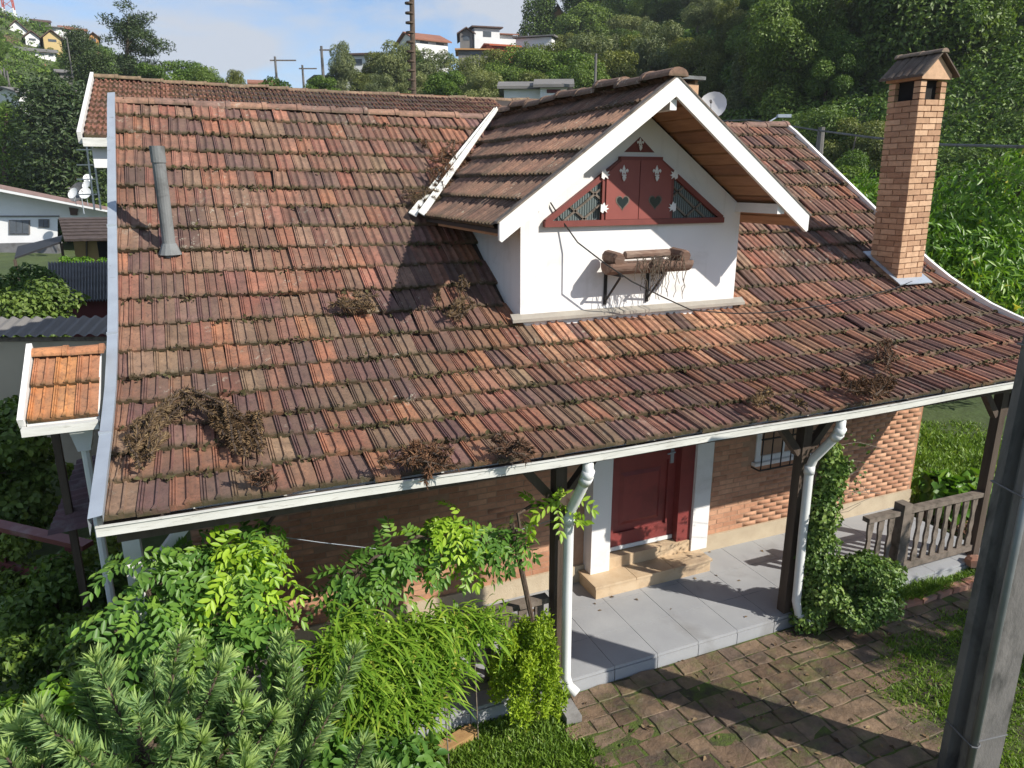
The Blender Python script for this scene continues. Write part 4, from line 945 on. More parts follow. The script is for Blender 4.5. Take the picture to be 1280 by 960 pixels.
# satellite dishes
def dish(p, r, face, label, grid=False):
    t = thing('satellite_dish', label, 'satellite dish', (p[0], p[1], p[2]-r*1.9), 'dishes behind the white house')
    f = Vector(face).normalized(); q = f.to_track_quat('Z', 'Y'); mb = MB(); n = 16
    rings = [(0, 0), (.5, .06), (.85, .18), (1, .26)]
    for rr3, dz in rings[1:]:
        for k in range(n): mb.v.append(tuple(Vector(p)+q @ Vector((r*rr3*math.cos(6.2832*k/n), r*rr3*math.sin(6.2832*k/n), r*dz*.8))))
    mb.v.append(tuple(p)); c = len(mb.v)-1
    mb.f += [(c, k, (k+1) % n) for k in range(n)]+[(j*n+k, (j+1)*n+k, (j+1)*n+(k+1) % n, j*n+(k+1) % n) for j in range(2) for k in range(n)]
    mb.build('reflector', M_sheet if grid else M_housewhite, t, smooth=True)
    e = Vector(p)+q @ Vector((0, -.1*r, r*.95)); MB().tube([Vector(p)+q @ Vector((0, -r*.95, r*.2)), e], r*.03, 6).build('arm', M_galv, t)
    MB().tube([e-f*.02, e+f*r*.18], r*.09, 8).build('feed_horn', M_greyroof, t)
    MB().tube([p, Vector(p)-f*r*.2, (p[0]-f.x*r*.2, p[1]-f.y*r*.2, p[2]-r*1.9)], r*.05, 6).build('mast', M_galv, t)
    return t
toc = -F_*.8-R_*.25+np.array([0, 0, .45])
dish(at(92, 242, 40), .32, toc, 'white satellite dish, lowest left of the cluster beyond the white roof')
dish(at(107, 242, 40), .34, toc+R_*.25, 'white satellite dish, lowest right of the cluster beyond the white roof')
dish(at(108.5, 231, 41), .27, toc, 'round white satellite dish in the middle of the cluster')
dish(at(110, 223, 42), .25, toc+R_*.5, 'small tilted satellite dish at the top of the cluster')
dish(at(99, 241, 41.5), .62, toc, 'large grey mesh satellite dish behind the white ones', True)
dd = dish(at(891, 133, 12.2), .235, -F_*.9-R_*.4+np.array([0, 0, .35]), 'white satellite dish beside the dormer gable on the rear roof slope'); dd['group'] = 'dishes on the brick house'
# stair frame by the rear house
sf = thing('metal_frame', 'pale metal ladder frame standing left of the rear house', 'ladder', (*at(112, 262, 14)[:2], 1))
for (a, b2) in (((107, 172), (118, 262)), ((114, 172), (126, 262))): MB().beam(at(*a, 13.5), at(*b2, 13.5), .03, .03).build('upright', M_gutter, sf)
for v in (187, 206, 224, 243): 
    t = (v-172)/90; MB().beam(at(96, v, 13.5), at(113+10*t, v, 13.5), .022, .022).build('rung', M_gutter, sf)

# rear house
RX0, RX1, RYR, RZR, RYE, RZE = -1.55, 9.6, 18.25, 6.25, 14.7, 4.93
rh = thing('rear_house', 'house with red tile roof directly behind the brick house', 'house', (4, 18, 0))
MB().prism([(RX0+.3, 15.1, 0), (RX0+.3, 21.4, 0), (RX0+.3, 21.4, 4.9), (RX0+.3, RYR, RZR-.2), (RX0+.3, 15.1, 4.9)], (10.6, 0, 0)).build('wall', M_housewhite, rh)
rr0 = MB().prism([(RX0, RYE, RZE-.03), (RX1, RYE, RZE-.03), (RX1, RYR, RZR-.03), (RX0, RYR, RZR-.03)], (0, 0, -.08)).build('roof', M_deck, rh)
MB().prism([(RX0, RYR, RZR), (RX1, RYR, RZR), (RX1, 21.8, RZE), (RX0, 21.8, RZE)], (0, 0, -.1)).build('back_roof', M_redroof, rh)
a_ = math.atan2(RZR-RZE, RYR-RYE); sl = math.hypot(RZR-RZE, RYR-RYE); tl = []; nr_ = 11; e_ = sl/nr_
for i in range(nr_):
    for k in range(64):
        x = RX0+.02+k*TW
        if i < 6 and k > 7: continue
        if k > 50: continue
        s = i*e_; M_ = Matrix.Translation((x, RYE+s*math.cos(a_), RZE+s*math.sin(a_)+.03-.06*math.sin(k/64*math.pi))) @ Matrix.Rotation(a_-.13+rr_.gauss(0, .02), 4, 'X') @ Matrix.Rotation(rr_.gauss(0, .03), 4, 'Y') @ Matrix.Diagonal((1, 1.0, 2.3, 1))
        tl.append((M_, rr_.choice([(.3, .13, .09), (.26, .115, .08), (.34, .15, .1), (.28, .15, .11)])))
lay(tl, rr0, 290)
ridge(rr0, (RX0, RYR, RZR+.03), (RX1, RYR, RZR-.02), 26, [(.3, .19, .12), (.34, .22, .14), (.26, .18, .11)], .012, sagf=lambda p: -.07*math.sin((p.x-RX0)/11.15*math.pi))
MB().beam((RX0-.04, RYE-.1, RZE-.02), (RX0-.04, RYR+.05, RZR+.04), .06, .2).build('bargeboard', M_whitewood, rh)
MB().box((RX0, RYE-.16, RZE-.16), (RX1, RYE-.03, RZE-.02)).build('gutter', M_gutter, rh)
MB().box((RX0+.1, RYE+.05, RZE-.5), (RX1, RYE+.5, RZE-.17)).build('eave_beam', M_housewhite, rh)
# ringed mast
p = at(515, 118, 31); q = at(513.5, -60, 31)
mst = thing('ringed_mast', 'tall brown ringed mast rising behind the rear roof', 'mast', (p[0], p[1], p[2]-6))
MB().tube([(p[0], p[1], p[2]-6), (q[0], q[1], q[2])], .11, 12).build('shaft', M_bark, mst)
for i in range(17):
    z = p[2]-.2+i*.37; MB().tube([(p[0], p[1], z), (p[0], p[1], z+.07)], .17, 12).build('ring', M_bark, mst)

# ------------------------------------------------------------------ far houses
def far_house(u, vb, D, wpx, hpx, rpx, wallm, roofm, label, dep=7, gable_front=False, yaw=0, wins=2, over=.4, winm=None):
    """house whose wall foot shows at (u,vb); sizes in pixels at distance D give its metres"""
    k = D/FPX; w_, h_, r_ = wpx*k, hpx*k, rpx*k; p = at(u, vb, D); nm = 'hillside_house'
    t = thing(nm, label, 'house', tuple(p), 'houses on the hillsides')
    a = math.radians(yaw)-math.atan2(u-640, FPX); X = R_*math.cos(a)+F_*math.sin(a); Y = F_*math.cos(a)-R_*math.sin(a); Z = np.array([0, 0, 1.])
    f = lambda x, y, z: p+X*x+Y*y+Z*z
    if gable_front: body = [f(-w_/2, 0, -3), f(w_/2, 0, -3), f(w_/2, 0, h_), f(0, 0, h_+r_), f(-w_/2, 0, h_)]; MB().prism(body, Y*dep).build('wall', wallm, t)
    else: body = [f(-w_/2, 0, -3), f(-w_/2, dep, -3), f(-w_/2, dep, h_), f(-w_/2, dep/2, h_+r_), f(-w_/2, 0, h_)]; MB().prism(body, X*w_).build('wall', wallm, t)
    for s in (-1, 1):
        if gable_front:
            e = over; sl_ = r_/(w_/2); c4 = [f(0, -over, h_+r_+.08), f(s*(w_/2+e), -over, h_-e*sl_+.08), f(s*(w_/2+e), dep+over, h_-e*sl_+.08), f(0, dep+over, h_+r_+.08)]
        else:
            e = over; sl_ = r_/(dep/2); yc = dep/2; c4 = [f(-w_/2-over, yc, h_+r_+.08), f(w_/2+over, yc, h_+r_+.08), f(w_/2+over, yc+s*(dep/2+e), h_-e*sl_+.08), f(-w_/2-over, yc+s*(dep/2+e), h_-e*sl_+.08)]
        MB().prism(c4, (0, 0, .16)).build('roof', roofm, t)
    for i in range(wins):
        x = w_*((i+.5)/wins-.5); ww = min(.55, w_/wins*.25); zz = h_*.35
        MB().prism([f(x-ww, -.03, zz), f(x+ww, -.03, zz), f(x+ww, -.03, zz+h_*.42), f(x-ww, -.03, zz+h_*.42)], Y*.05).build('window', winm or M_winglass, t)
    return t
M_fyellow = simple('far_yellow', (.55, .42, .2), (.5, .37, .17), .5, .9)
M_forange = simple('far_orange', (.42, .11, .05), (.36, .09, .045), .5, .9)
M_fochre = simple('far_ochre', (.5, .26, .1), (.45, .23, .09), .5, .9)
W_ = M_housewhite
far_house(24, 53, 118, 24, 12, 12, W_, M_brownroof, 'white hillside house with dark brown front gable, highest on the left slope', gable_front=True, wins=2)
far_house(41, 53, 114, 15, 6, 6, W_, M_brownroof, 'white hillside house with small gable right beside the brown gabled one', gable_front=True, wins=1, dep=5)
far_house(66, 55, 112, 19, 7, 8, M_fyellow, M_brownroof, 'yellow hillside house with front gable', gable_front=True, wins=1, dep=9)
far_house(42, 71, 104, 48, 6, 5, W_, M_greyroof, 'long low hillside house with grey sheet roof', wins=5, dep=5)
far_house(46, 89, 98, 15, 3, 7, M_fochre, M_forange, 'small house with orange roof low on the left slope', wins=1, dep=5)
far_house(66, 41, 128, 20, 6, 4, W_, M_greyroof, 'grey roofed house near the top of the left hill', wins=1)
far_house(84, 42, 130, 12, 5, 6, W_, M_redroof, 'house with terracotta roof near the top of the left hill', wins=1)
far_house(118, 55, 125, 10, 8, 4, M_fochre, M_brownroof, 'tiny ochre house between the two dark conifers', gable_front=True, wins=1, dep=5)
far_house(3, 45, 122, 16, 8, 6, W_, M_brownroof, 'white house cut by the left margin beneath the lattice tower', wins=1)
far_house(88, 95, 92, 26, 3, 4, M_greyroof, M_greyroof, 'grey roofed shed low on the left slope', wins=0, dep=4)
far_house(34, 124, 72, 22, 6, 6, W_, M_greyroof, 'pale roofed shed just above the dark left trees', wins=0, dep=4, yaw=30)
far_house(8, 100, 90, 16, 10, 4, W_, M_brownroof, 'small white house behind bare poles on the left margin', wins=2, dep=4)
far_house(112, 76, 100, 20, 7, 5, W_, M_redroof, 'white house with red roof right of the dark hillside conifer', wins=2, dep=5)
far_house(14, 72, 106, 18, 7, 5, M_fyellow, M_redroof, 'small yellow house at the left end of the long grey roof', wins=1, dep=5)
far_house(52, 33, 138, 18, 5, 4, W_, M_brownroof, 'small white house on the skyline right of the lattice tower', wins=1, dep=5)
far_house(100, 45, 134, 14, 6, 4, W_, M_redroof, 'small white house on the skyline left of the spreading pine', wins=1, dep=5)
# centre ridge
far_house(447, 88, 78, 36, 17, 6, W_, M_brownroof, 'white house with low dark roof at the left end of the wooded ridge', wins=1, yaw=-20, dep=6)
far_house(540, 57, 92, 44, 5, 11, W_, M_redroof, 'white house with broad terracotta roof on the ridge beside the mast', wins=2, yaw=25, dep=6)
far_house(583, 55, 95, 16, 12, 5, M_greyroof, M_brownroof, 'narrow grey house with brown roof right of the terracotta roof', gable_front=True, wins=1, dep=6)
far_house(609, 52, 95, 32, 15, 2, W_, M_brownroof, 'boxy pale grey house with flat brown roof on the ridge', wins=1, yaw=12)
far_house(632, 55, 97, 26, 10, 6, W_, M_redroof, 'house with tiled roof half hidden behind the boxy grey house', wins=0, yaw=12)
far_house(631, 64, 88, 34, 5, 4, M_forange, M_forange, 'low building with bright orange wall on the ridge', wins=0, yaw=18, dep=4)
far_house(667, 56, 90, 46, 8, 1.5, W_, M_greyroof, 'long white terrace building right of the orange wall', wins=0, yaw=-14, dep=5)
far_house(593, 70, 86, 40, 6, 2, M_greyroof, M_fochre, 'small grey carport with ochre roof below the boxy house', wins=1, dep=4)
far_house(697, 27, 105, 16, 6, 12, M_fochre, M_brownroof, 'ochre house with steep pointed gable highest on the ridge', gable_front=True, wins=1, dep=7)
far_house(655, 120, 44, 50, 8, 8, W_, M_greyroof, 'white hut with grey sheet roof left part, behind the dormer ridge', wins=0, dep=3.2)
far_house(692, 120, 43, 34, 10, 9, W_, M_greyroof, 'white hut with grey sheet roof and red shutter behind the dormer ridge', wins=1, dep=3.2, winm=M_maroon)
far_house(1218, 150, 42, 52, 14, 22, W_, M_redroof, 'house with red tile roof half hidden by trees beyond the tall chimney', wins=1, yaw=-50, dep=7)
far_house(1260, 175, 40, 50, 30, 8, W_, M_greyroof, 'pale house glimpsed low between the trees right of the chimney', wins=2, dep=5, yaw=-20)
far_house(213, 113, 95, 22, 6, 6, W_, M_greyroof, 'pale roof peeping over the rear ridge amid round trees', wins=0, dep=4)
far_house(330, 112, 90, 30, 6, 5, M_fochre, M_redroof, 'low tiled roof peeping over the rear ridge', wins=0, dep=4)
far_house(420, 108, 70, 26, 9, 3, W_, M_greyroof, 'small pale shed at the foot of the ridge', wins=1, dep=4, yaw=20)
# lattice tower
tb = at(14, 30, 135); lt = thing('lattice_tower', 'red and white lattice mast on the left hilltop', 'tower', tuple(tb))
M_tred = simple('tower_red', (.45, .09, .06), None, 1, .6)
hgt = 13
for sx in (-1, 1):
    for sy in (-1, 1):
        for k in range(5):
            z0, z1 = k*hgt/5, (k+1)*hgt/5; r0, r1 = .9*(1-z0/30), .9*(1-z1/30)
            MB().tube([tb+(sx*r0, sy*r0, z0), tb+(sx*r1, sy*r1, z1)], .1, 5).build('tower_leg', (M_tred if k % 2 else W_), lt)
for k in range(10):
    z0, z1 = k*hgt/10, (k+1)*hgt/10; r0, r1 = .9*(1-z0/30), .9*(1-z1/30)
    for (a, b2) in (((-1, -1), (1, -1)), ((1, -1), (1, 1)), ((1, 1), (-1, 1)), ((-1, 1), (-1, -1))):
        MB().tube([tb+(a[0]*r0, a[1]*r0, z0), tb+(b2[0]*r1, b2[1]*r1, z1)], .05, 4).build('lattice_brace', (M_tred if (k//2) % 2 else W_), lt)
# poles
def pole(u, v0, v1, D, r, label, arm=0, mat=None):
    p, q = at(u, v0, D), at(u, v1, D); t = thing('utility_pole', label, 'pole', (q[0], q[1], q[2]), 'distant poles'); MB().tube([(q[0], q[1], q[2]), (q[0], q[1], p[2])], [r, r*.75], 8).build('shaft', mat or M_concrete, t)
    if arm: MB().beam((q[0], q[1], p[2]-.3)-R_*arm*.2, (q[0], q[1], p[2]-.3)+R_*arm*.8, .1, .1).build('crossarm', M_greywood, t)
    return t
pole(348, 73, 125, 62, .12, 'street pole with crossarm, left of the two over the rear roof', 2.2)
pole(381, 83, 125, 66, .12, 'street pole with crossarm, right of the two over the rear roof', 1.6)
pole(405, 60, 110, 60, .14, 'pale concrete pole beside the white house on the ridge', .8)
pole(93, 50, 110, 70, .07, 'thin leaning pole in front of the left conifers')
pole(743, 70, 135, 42, .09, 'thin grey pole among the trees left of the dormer peak')
pole(1021, 160, 215, 22, .13, 'concrete post with cable behind the right roof verge', 0)
for i, (u, v) in enumerate(((4, 108), (8, 106), (12, 109))): pole(u, v-20, v, 80, .12, ('leftmost', 'middle', 'rightmost')[i]+' of three pale stakes at the left margin')
cab = MB().tube([at(u, v, D) for u, v, D in ((880, 152, 30), (940, 150, 26), (1022, 163, 21.8), (1090, 172, 18), (1180, 181, 15), (1300, 184, 12), (1500, 175, 9))], .028, 6).build('overhead_cable', M_sheet, None, base=at(1022, 163, 21.8)); tag(cab, 'twisted overhead power cable running behind the brick chimney', 'cable')
lam = thing('street_lamp', 'street lamp head above the right end of the ridge', 'lamp', tuple(at(960, 175, 24)))
MB().tube([at(960, 175, 24), at(962, 152, 24), at(972, 146, 24)], .03, 8).build('lamp_arm', M_galv, lam); MB().obox(at(980, 145, 24), R_*.22, F_*.08, (0, 0, .05)).build('lamp_head', M_galv, lam)

# ------------------------------------------------------------------ trees, one by one
G = 'trees on the left'
tree_px('pine', 160, 12, 66, 10.5, 'dark spreading pine rising above the rear house ridge', G, sx=1.12)
tree_px('cypress', 93, 33, 78, 7.5, 'dark dense conifer between the hillside houses and the pine', G, sx=1.1)
tree_px('cypress', 68, 92, 54, 12.6, 'large dark conifer just left of the rear house', G, sx=1.25)
tree_px('spire', 6, 128, 56, 12, 'fresh green conical conifer at the left margin', G, sx=1.3)
tree_px('cypress', 118, 62, 60, 6, 'broad dark conifer in front of the spreading pine', G, sx=1.3)
tree_px('broad_mid', 190, 76, 62, 5, 'round green tree left of its twin over the rear ridge', G)
tree_px('broad_mid', 228, 70, 64, 5.2, 'round green tree right of its twin over the rear ridge', G)
tree_px('broad_dark', 258, 84, 62, 4.2, 'dark round tree at the right end of the green clump over the ridge', G)
tree_px('olive', 290, 84, 60, 4, 'thin open sapling standing alone over the rear ridge', G, sx=.7)
tree_px('broad_mid', 402, 92, 56, 3.6, 'bright bush over the ridge below the pale concrete pole', G)
tree_px('shrub', 345, 100, 58, 2.4, 'low bush over the middle of the rear ridge', G)
tree_px('broad_mid', 30, 196, 58, 6, 'leafy tree low at the left behind the white house roof', G)
tree_px('silver', 425, 52, 68, 6.5, 'grey leaved tree in front of the white ridge house', G, sx=.6)
for i in range(150):
    u = rnd.uniform(-60, 175); D = rnd.uniform(62, 150); th = math.degrees(math.atan2(u-640, FPX)); x = F_*D+R_*D*(u-640)/FPX
    z = terrain(math.degrees(math.atan2((u-640)/FPX, 1)), np.linalg.norm(x))
    uu, vv, _ = px((x[0], x[1], z+1.2))
    if D < 128 and 8 < uu < 100 and (27 < vv < 58 or (60 < vv < 74 and uu < 72) or (80 < vv < 92 and uu < 55)): continue
    tree(rnd.choice(['shrub', 'shrub_olive', 'shrub', 'wood_mid' if vv > 60 else 'shrub', 'shrub_olive']), (x[0], x[1], z-.3), rnd.uniform(.3, .5) if i % 2 else rnd.uniform(.5, .8), label='green bush scattered among the houses of the left hillside', group='bushes on the left hillside')
# ridge trees
RG = 'trees on the wooded ridge'
spec = [('silver', 500, 52, 70, 7), ('olive', 470, 62, 72, 6), ('silver', 545, 62, 60, 6), ('silver', 582, 70, 55, 5.5), ('broad_mid', 520, 58, 74, 6), ('olive', 612, 58, 66, 6), ('broad_dark', 640, 60, 60, 6.5), ('tall', 655, 52, 58, 7), ('olive', 690, 50, 62, 7), ('broad_dark', 672, 62, 56, 6), ('broad_mid', 710, 58, 56, 6), ('silver', 735, 40, 60, 7.5), ('olive', 450, 88, 66, 4), ('broad_mid', 560, 85, 50, 4), ('silver', 605, 88, 48, 4.4), ('broad_dark', 630, 84, 50, 4.6), ('olive', 660, 86, 47, 4.2), ('broad_mid', 700, 84, 50, 4.5), ('broad_dark', 735, 76, 48, 5), ('olive', 770, 60, 52, 6), ('broad_dark', 725, 5, 92, 8), ('broad_dark', 755, 2, 96, 9), ('silver', 780, 18, 80, 7), ('olive', 800, 40, 62, 6), ('silver', 478, 92, 56, 3.6), ('silver', 520, 90, 52, 3.8)]
for i, (k, u, v, D, h) in enumerate(spec): tree_px(k, u, v, D, h, {'silver': 'silvery grey tree', 'olive': 'olive green tree', 'broad_mid': 'bright green tree', 'broad_dark': 'dark green tree', 'tall': 'slim pale tree'}[k]+' in the massed woodland on the middle ridge', RG)
tree_px('tall', 918, 0, 62, 10, 'tall pale tree beyond the dormer peak, upper of the two', 'pale trees beyond the dormer', sx=1.1)
tree_px('tall', 932, 52, 44, 7.6, 'tall pale tree directly right of the small satellite dish', 'pale trees beyond the dormer', sx=1.2)
tree_px('silver', 980, 84, 46, 4.8, 'bushy pale tree left of the concrete post beyond the ridge', 'pale trees beyond the dormer')
tree_px('tall', 962, 12, 66, 9, 'slim pale tree right of the tallest pale tree', 'pale trees beyond the dormer')
for i in range(60):
    u = rnd.uniform(690, 960); D = rnd.uniform(48, 100); xx = F_*D+R_*D*(u-640)/FPX; z = terrain(math.degrees(math.atan2((u-640)/FPX, 1)), np.linalg.norm(xx))
    kk = rnd.choice(['wood_olive', 'silver', 'wood_mid', 'shrub_olive', 'wood_dark', 'silver']); tree(kk, (xx[0], xx[1], z-.3), rnd.uniform(.5, .95), label={'wood_olive': 'olive bushy tree', 'silver': 'silvery grey tree', 'wood_mid': 'bright green tree', 'shrub_olive': 'low olive bush', 'wood_dark': 'dark bushy tree'}[kk]+' on the slope behind the dormer', group='slope trees behind the dormer')
for i in range(190):
    u = rnd.uniform(930, 1440); D = rnd.uniform(42, 105); xx = F_*D+R_*D*(u-640)/FPX; r = np.linalg.norm(xx)
    z = terrain(math.degrees(math.atan2((u-640)/FPX, 1)), r); up_, vp_, _ = px((xx[0], xx[1], z+7))
    if D < 60 and 1165 < u < 1280: continue
    kk = rnd.choice(['wood_dark', 'dark_tall', 'wood_olive', 'wood_mid', 'wood_olive', 'wood_dark'] if u > 1010 else ['wood_mid', 'tall', 'wood_olive', 'silver', 'wood_olive', 'wood_dark']); tree(kk, (xx[0], xx[1], z-.5), rnd.uniform(.7, 1.25), label={'wood_dark': 'dark bushy tree', 'dark_tall': 'dark slender tree', 'wood_mid': 'fresh green bushy tree', 'wood_olive': 'dull olive tree', 'tall': 'slim pale tree', 'silver': 'silvery grey tree'}[kk]+' in the dense wood on the right hillside', group='dense wood on the right hillside')
for i in range(40):
    u = rnd.uniform(640, 1420); D = rnd.uniform(100, 190); xx = F_*D+R_*D*(u-640)/FPX; r = np.linalg.norm(xx); z = terrain(math.degrees(math.atan2((u-640)/FPX, 1)), r)
    tree(rnd.choice(['broad_dark', 'dark_tall', 'broad_dark']), (xx[0], xx[1], z-.5), rnd.uniform(1.0, 1.5), label='dark tree far up on the wooded hillside', group='trees high on the wooded hillside')
# thicket that covers the slope between the trunks
gg = np.random.default_rng(91); nC = 8500; thd = gg.uniform(2, 46, nC); rd = 28*(150/28)**gg.random(nC); keep_ = (rd > 38) | (thd > 17); thd = thd[keep_]; rd = rd[keep_]; nC = len(rd); cc = []
for t_, r_ in zip(thd, rd):
    a = math.radians(t_); p = F_*math.cos(a)*r_+R_*math.sin(a)*r_; cc.append((p[0], p[1], terrain(t_, r_)+.2))
cc = np.array(cc); k = np.repeat(np.arange(nC), 34); n_ = len(k); d = sph(gg, n_); d[:, 2] = np.abs(d[:, 2]); sz = (rd[k]/70)**.8
c_ = cc[k]+d*np.stack([sz*1.1, sz*1.1, sz*.9], 1)*(gg.random(n_)**.4)[:, None]
kind(leaves('thicket', L_mid, (c_, unit(np.cross(d, gg.normal(size=(n_, 3)))), unit(d+gg.normal(size=(n_, 3))*.4), np.clip(gg.normal(.4, .22, n_)+(gg.random(nC)[k]-.5)*.5, 0, 1)), np.clip(rd[k]/200, .12, .5), np.clip(rd[k]/340, .07, .28), gg), 'stuff')
for i, (kk, u, v, D, h) in enumerate((('wood_dark', 1030, 118, 33, 5.5), ('wood_olive', 1075, 128, 31, 5), ('wood_dark', 1085, 60, 40, 7), ('wood_mid', 1060, 175, 27, 3.6), ('dark_tall', 1245, 62, 38, 8.5), ('wood_dark', 1270, 120, 32, 6.5), ('wood_dark', 1205, 172, 30, 4.2), ('wood_olive', 1150, 150, 30, 5), ('dark_tall', 1165, 40, 44, 9), ('wood_mid', 1250, 190, 27, 4), ('wood_dark', 1000, 150, 36, 4.5))):
    tree_px(kk, u, v, D, h, ('dark tree', 'olive tree', 'leafy tree')[i % 3]+' standing %s' % ['just right of the ridge end', 'above the concrete post', 'high above the concrete post', 'low behind the right verge', 'right of the chimney cap', 'at the right margin below the chimney cap', 'below the half hidden red roof', 'behind the middle of the chimney', 'behind the chimney cap', 'above the bright drooping tree', 'low behind the street lamp'][i], 'nearer trees round the chimney')
# low scrub on the left hillside
gg = np.random.default_rng(93); nC = 3600; thd = gg.uniform(-50, -16, nC); rd = 58*(190/58)**gg.random(nC); cc = []
for t_, r_ in zip(thd, rd):
    a = math.radians(t_); p = F_*math.cos(a)*r_+R_*math.sin(a)*r_; cc.append((p[0], p[1], terrain(t_, r_)+.1))
cc = np.array(cc); k = np.repeat(np.arange(nC), 26); n_ = len(k); d = sph(gg, n_); d[:, 2] = np.abs(d[:, 2])
hs_ = (gg.random(nC)**2*1.1+.5)[k]; c_ = cc[k]+d*np.stack([hs_*1.3, hs_*1.3, hs_], 1)*(gg.random(n_)**.4)[:, None]
kind(leaves('hillside_scrub', L_mid, (c_, unit(np.cross(d, gg.normal(size=(n_, 3)))), unit(d+gg.normal(size=(n_, 3))*.4), np.clip(gg.normal(.55, .22, n_)+(gg.random(nC)[k]-.5)*.6, 0, 1)), .38, .24, gg), 'stuff')
for i, (x, y) in enumerate(((12.2, 15.4), (14.6, 15.0), (16.8, 14.0), (18.6, 12.4), (20.2, 10.6), (21.4, 8.6))):
    tree('shrub', (x, y, -.2), rnd.uniform(.7, 1.0), label='green shrub in the row closing off the side lawn', group='shrub row behind the side lawn')
# bright tree beyond the right verge
g = np.random.default_rng(21)
bt = thing('leafy_tree', 'bright green tree with long drooping leaves right of the chimney', 'tree', (13.5, 9.6, -.17))
lob = clumps(g, (13.6, 9.6, 2.9), (2.5, 2.3, 2.1), 34, .3, .95)
mb = MB(); limbs(mb, g, (13.5, 9.6, -.2), (13.6, 9.6, 3.6), .14, lob, 14); mb.build('trunk', M_bark, bt)
leaves('crown', L_bright, crown_pts(g, lob, 15000, .6, .3, .8), .17, .055, g, bt)
bt2 = thing('leafy_tree', 'smaller bright tree showing between the right verge and the chimney', 'tree', (11.6, 11.2, -.17))
lob = clumps(g, (11.6, 11.2, 3.1), (1.3, 1.3, 1.5), 18, .34, .95)
mb = MB(); limbs(mb, g, (11.6, 11.2, -.2), (11.6, 11.2, 4), .1, lob, 10); mb.build('trunk', M_bark, bt2)
leaves('crown', L_bright, crown_pts(g, lob, 5000, .6, .3, .8), .17, .06, g, bt2)
for p in [k for k in PR if k not in used]:
    for ch in list(PR[p].children): bpy.data.objects.remove(ch)
    bpy.data.objects.remove(PR[p])
# dark climbers in the left yard
def bush(name, label, cat, c, r, n, Ln, Wd, mat, g, nl=18, k=.4, hang=.25, shell=.5, group=None, up=.35):
    t = thing(name, label, cat, (c[0], c[1], -.17), group); lob = clumps(g, c, r, nl, k, .9, .05); mb = MB(); limbs(mb, g, (c[0], c[1], -.2), (c[0], c[1], c[2]+r[2]*.4), .035, lob, 9); mb.build('stem', M_bark, t)
    leaves('foliage', mat, crown_pts(g, lob, n, shell, up, hang), Ln, Wd, g, t, oval=Ln > .07); return t
p = at(30, 372, 13.6); bush('dark_shrub', 'dark straggly shrub behind the cream wall coping', 'shrub', (p[0]-.2, p[1], p[2]-.35), (1.0, .9, .75), 7000, .09, .05, L_dark, g)
p = at(30, 585, 8.6); bush('dark_climber', 'dark climbing shrub in shade left of the corrugated awning', 'shrub', (p[0]-.25, p[1], p[2]-.1), (.75, .7, .95), 7000, .08, .06, L_dark, g)
p = at(75, 490, 10); bush('dark_climber', 'thin dark climber against the cream wall beside the porch roof', 'shrub', (p[0]-.35, p[1], p[2]-.55), (.5, .4, .7), 2500, .07, .05, L_dark, g)
p = at(40, 340, 17); bush('wild_shrub', 'green shrub spilling over the maroon shed roof', 'shrub', (p[0]-.5, p[1], p[2]-.6), (1.2, .9, .8), 5000, .1, .06, L_mid, g)
p = at(70, 745, 6.0); bush('dark_bush', 'dense dark bush in shade just below the maroon railing', 'bush', (p[0], p[1], p[2]), (.75, .4, .5), 6000, .06, .035, L_mid, g)
p = at(20, 700, 6.6); bush('dark_bush', 'dark foliage seen through the maroon railing', 'bush', (p[0]-.1, p[1]+.2, p[2]-.25), (.9, .4, .6), 6000, .06, .04, L_dark, g)
p = at(110, 312, 24.5); bush('wild_shrub', 'low weeds at the foot of the ochre hut', 'shrub', (p[0], p[1], p[2]-.55), (1.4, .6, .5), 3000, .1, .06, L_bright, g)
# red rail
M_redrail = simple('maroon_rail_paint', (.16, .045, .045), (.12, .035, .036), 3, .5, dirt=(.25, .2, .2), dirt_scale=2, dirt_lo=.55, dirt_hi=.75)
a, b2 = at(-40, 648, 6.6), at(110, 682, 6.3); rf = thing('red_railing', 'maroon painted timber railing at the lower left', 'railing', (a[0]+.5, a[1], -.17))
MB().beam(a, b2, .12, .045).build('top_rail', M_redrail, rf)
dv = np.array(b2)-np.array(a)
for t, w_ in ((.22, .09), (.86, .09)):
    p = np.array(a)+dv*t; MB().beam((p[0], p[1], -.17), (p[0], p[1], p[2]-.023), w_, w_, up=(1, 0, 0)).build('rail_post', M_redrail, rf)
MB().beam(np.array(a)+dv*.86-(0, 0, .08), np.array(a)+dv*.5-(0, 0, .42), .05, .07).build('diagonal_brace', M_redrail, rf)
MB().beam(np.array(a)-(0, 0, .42), np.array(a)+dv*.86-(0, 0, .4), .05, .09).build('lower_rail', M_redrail, rf)

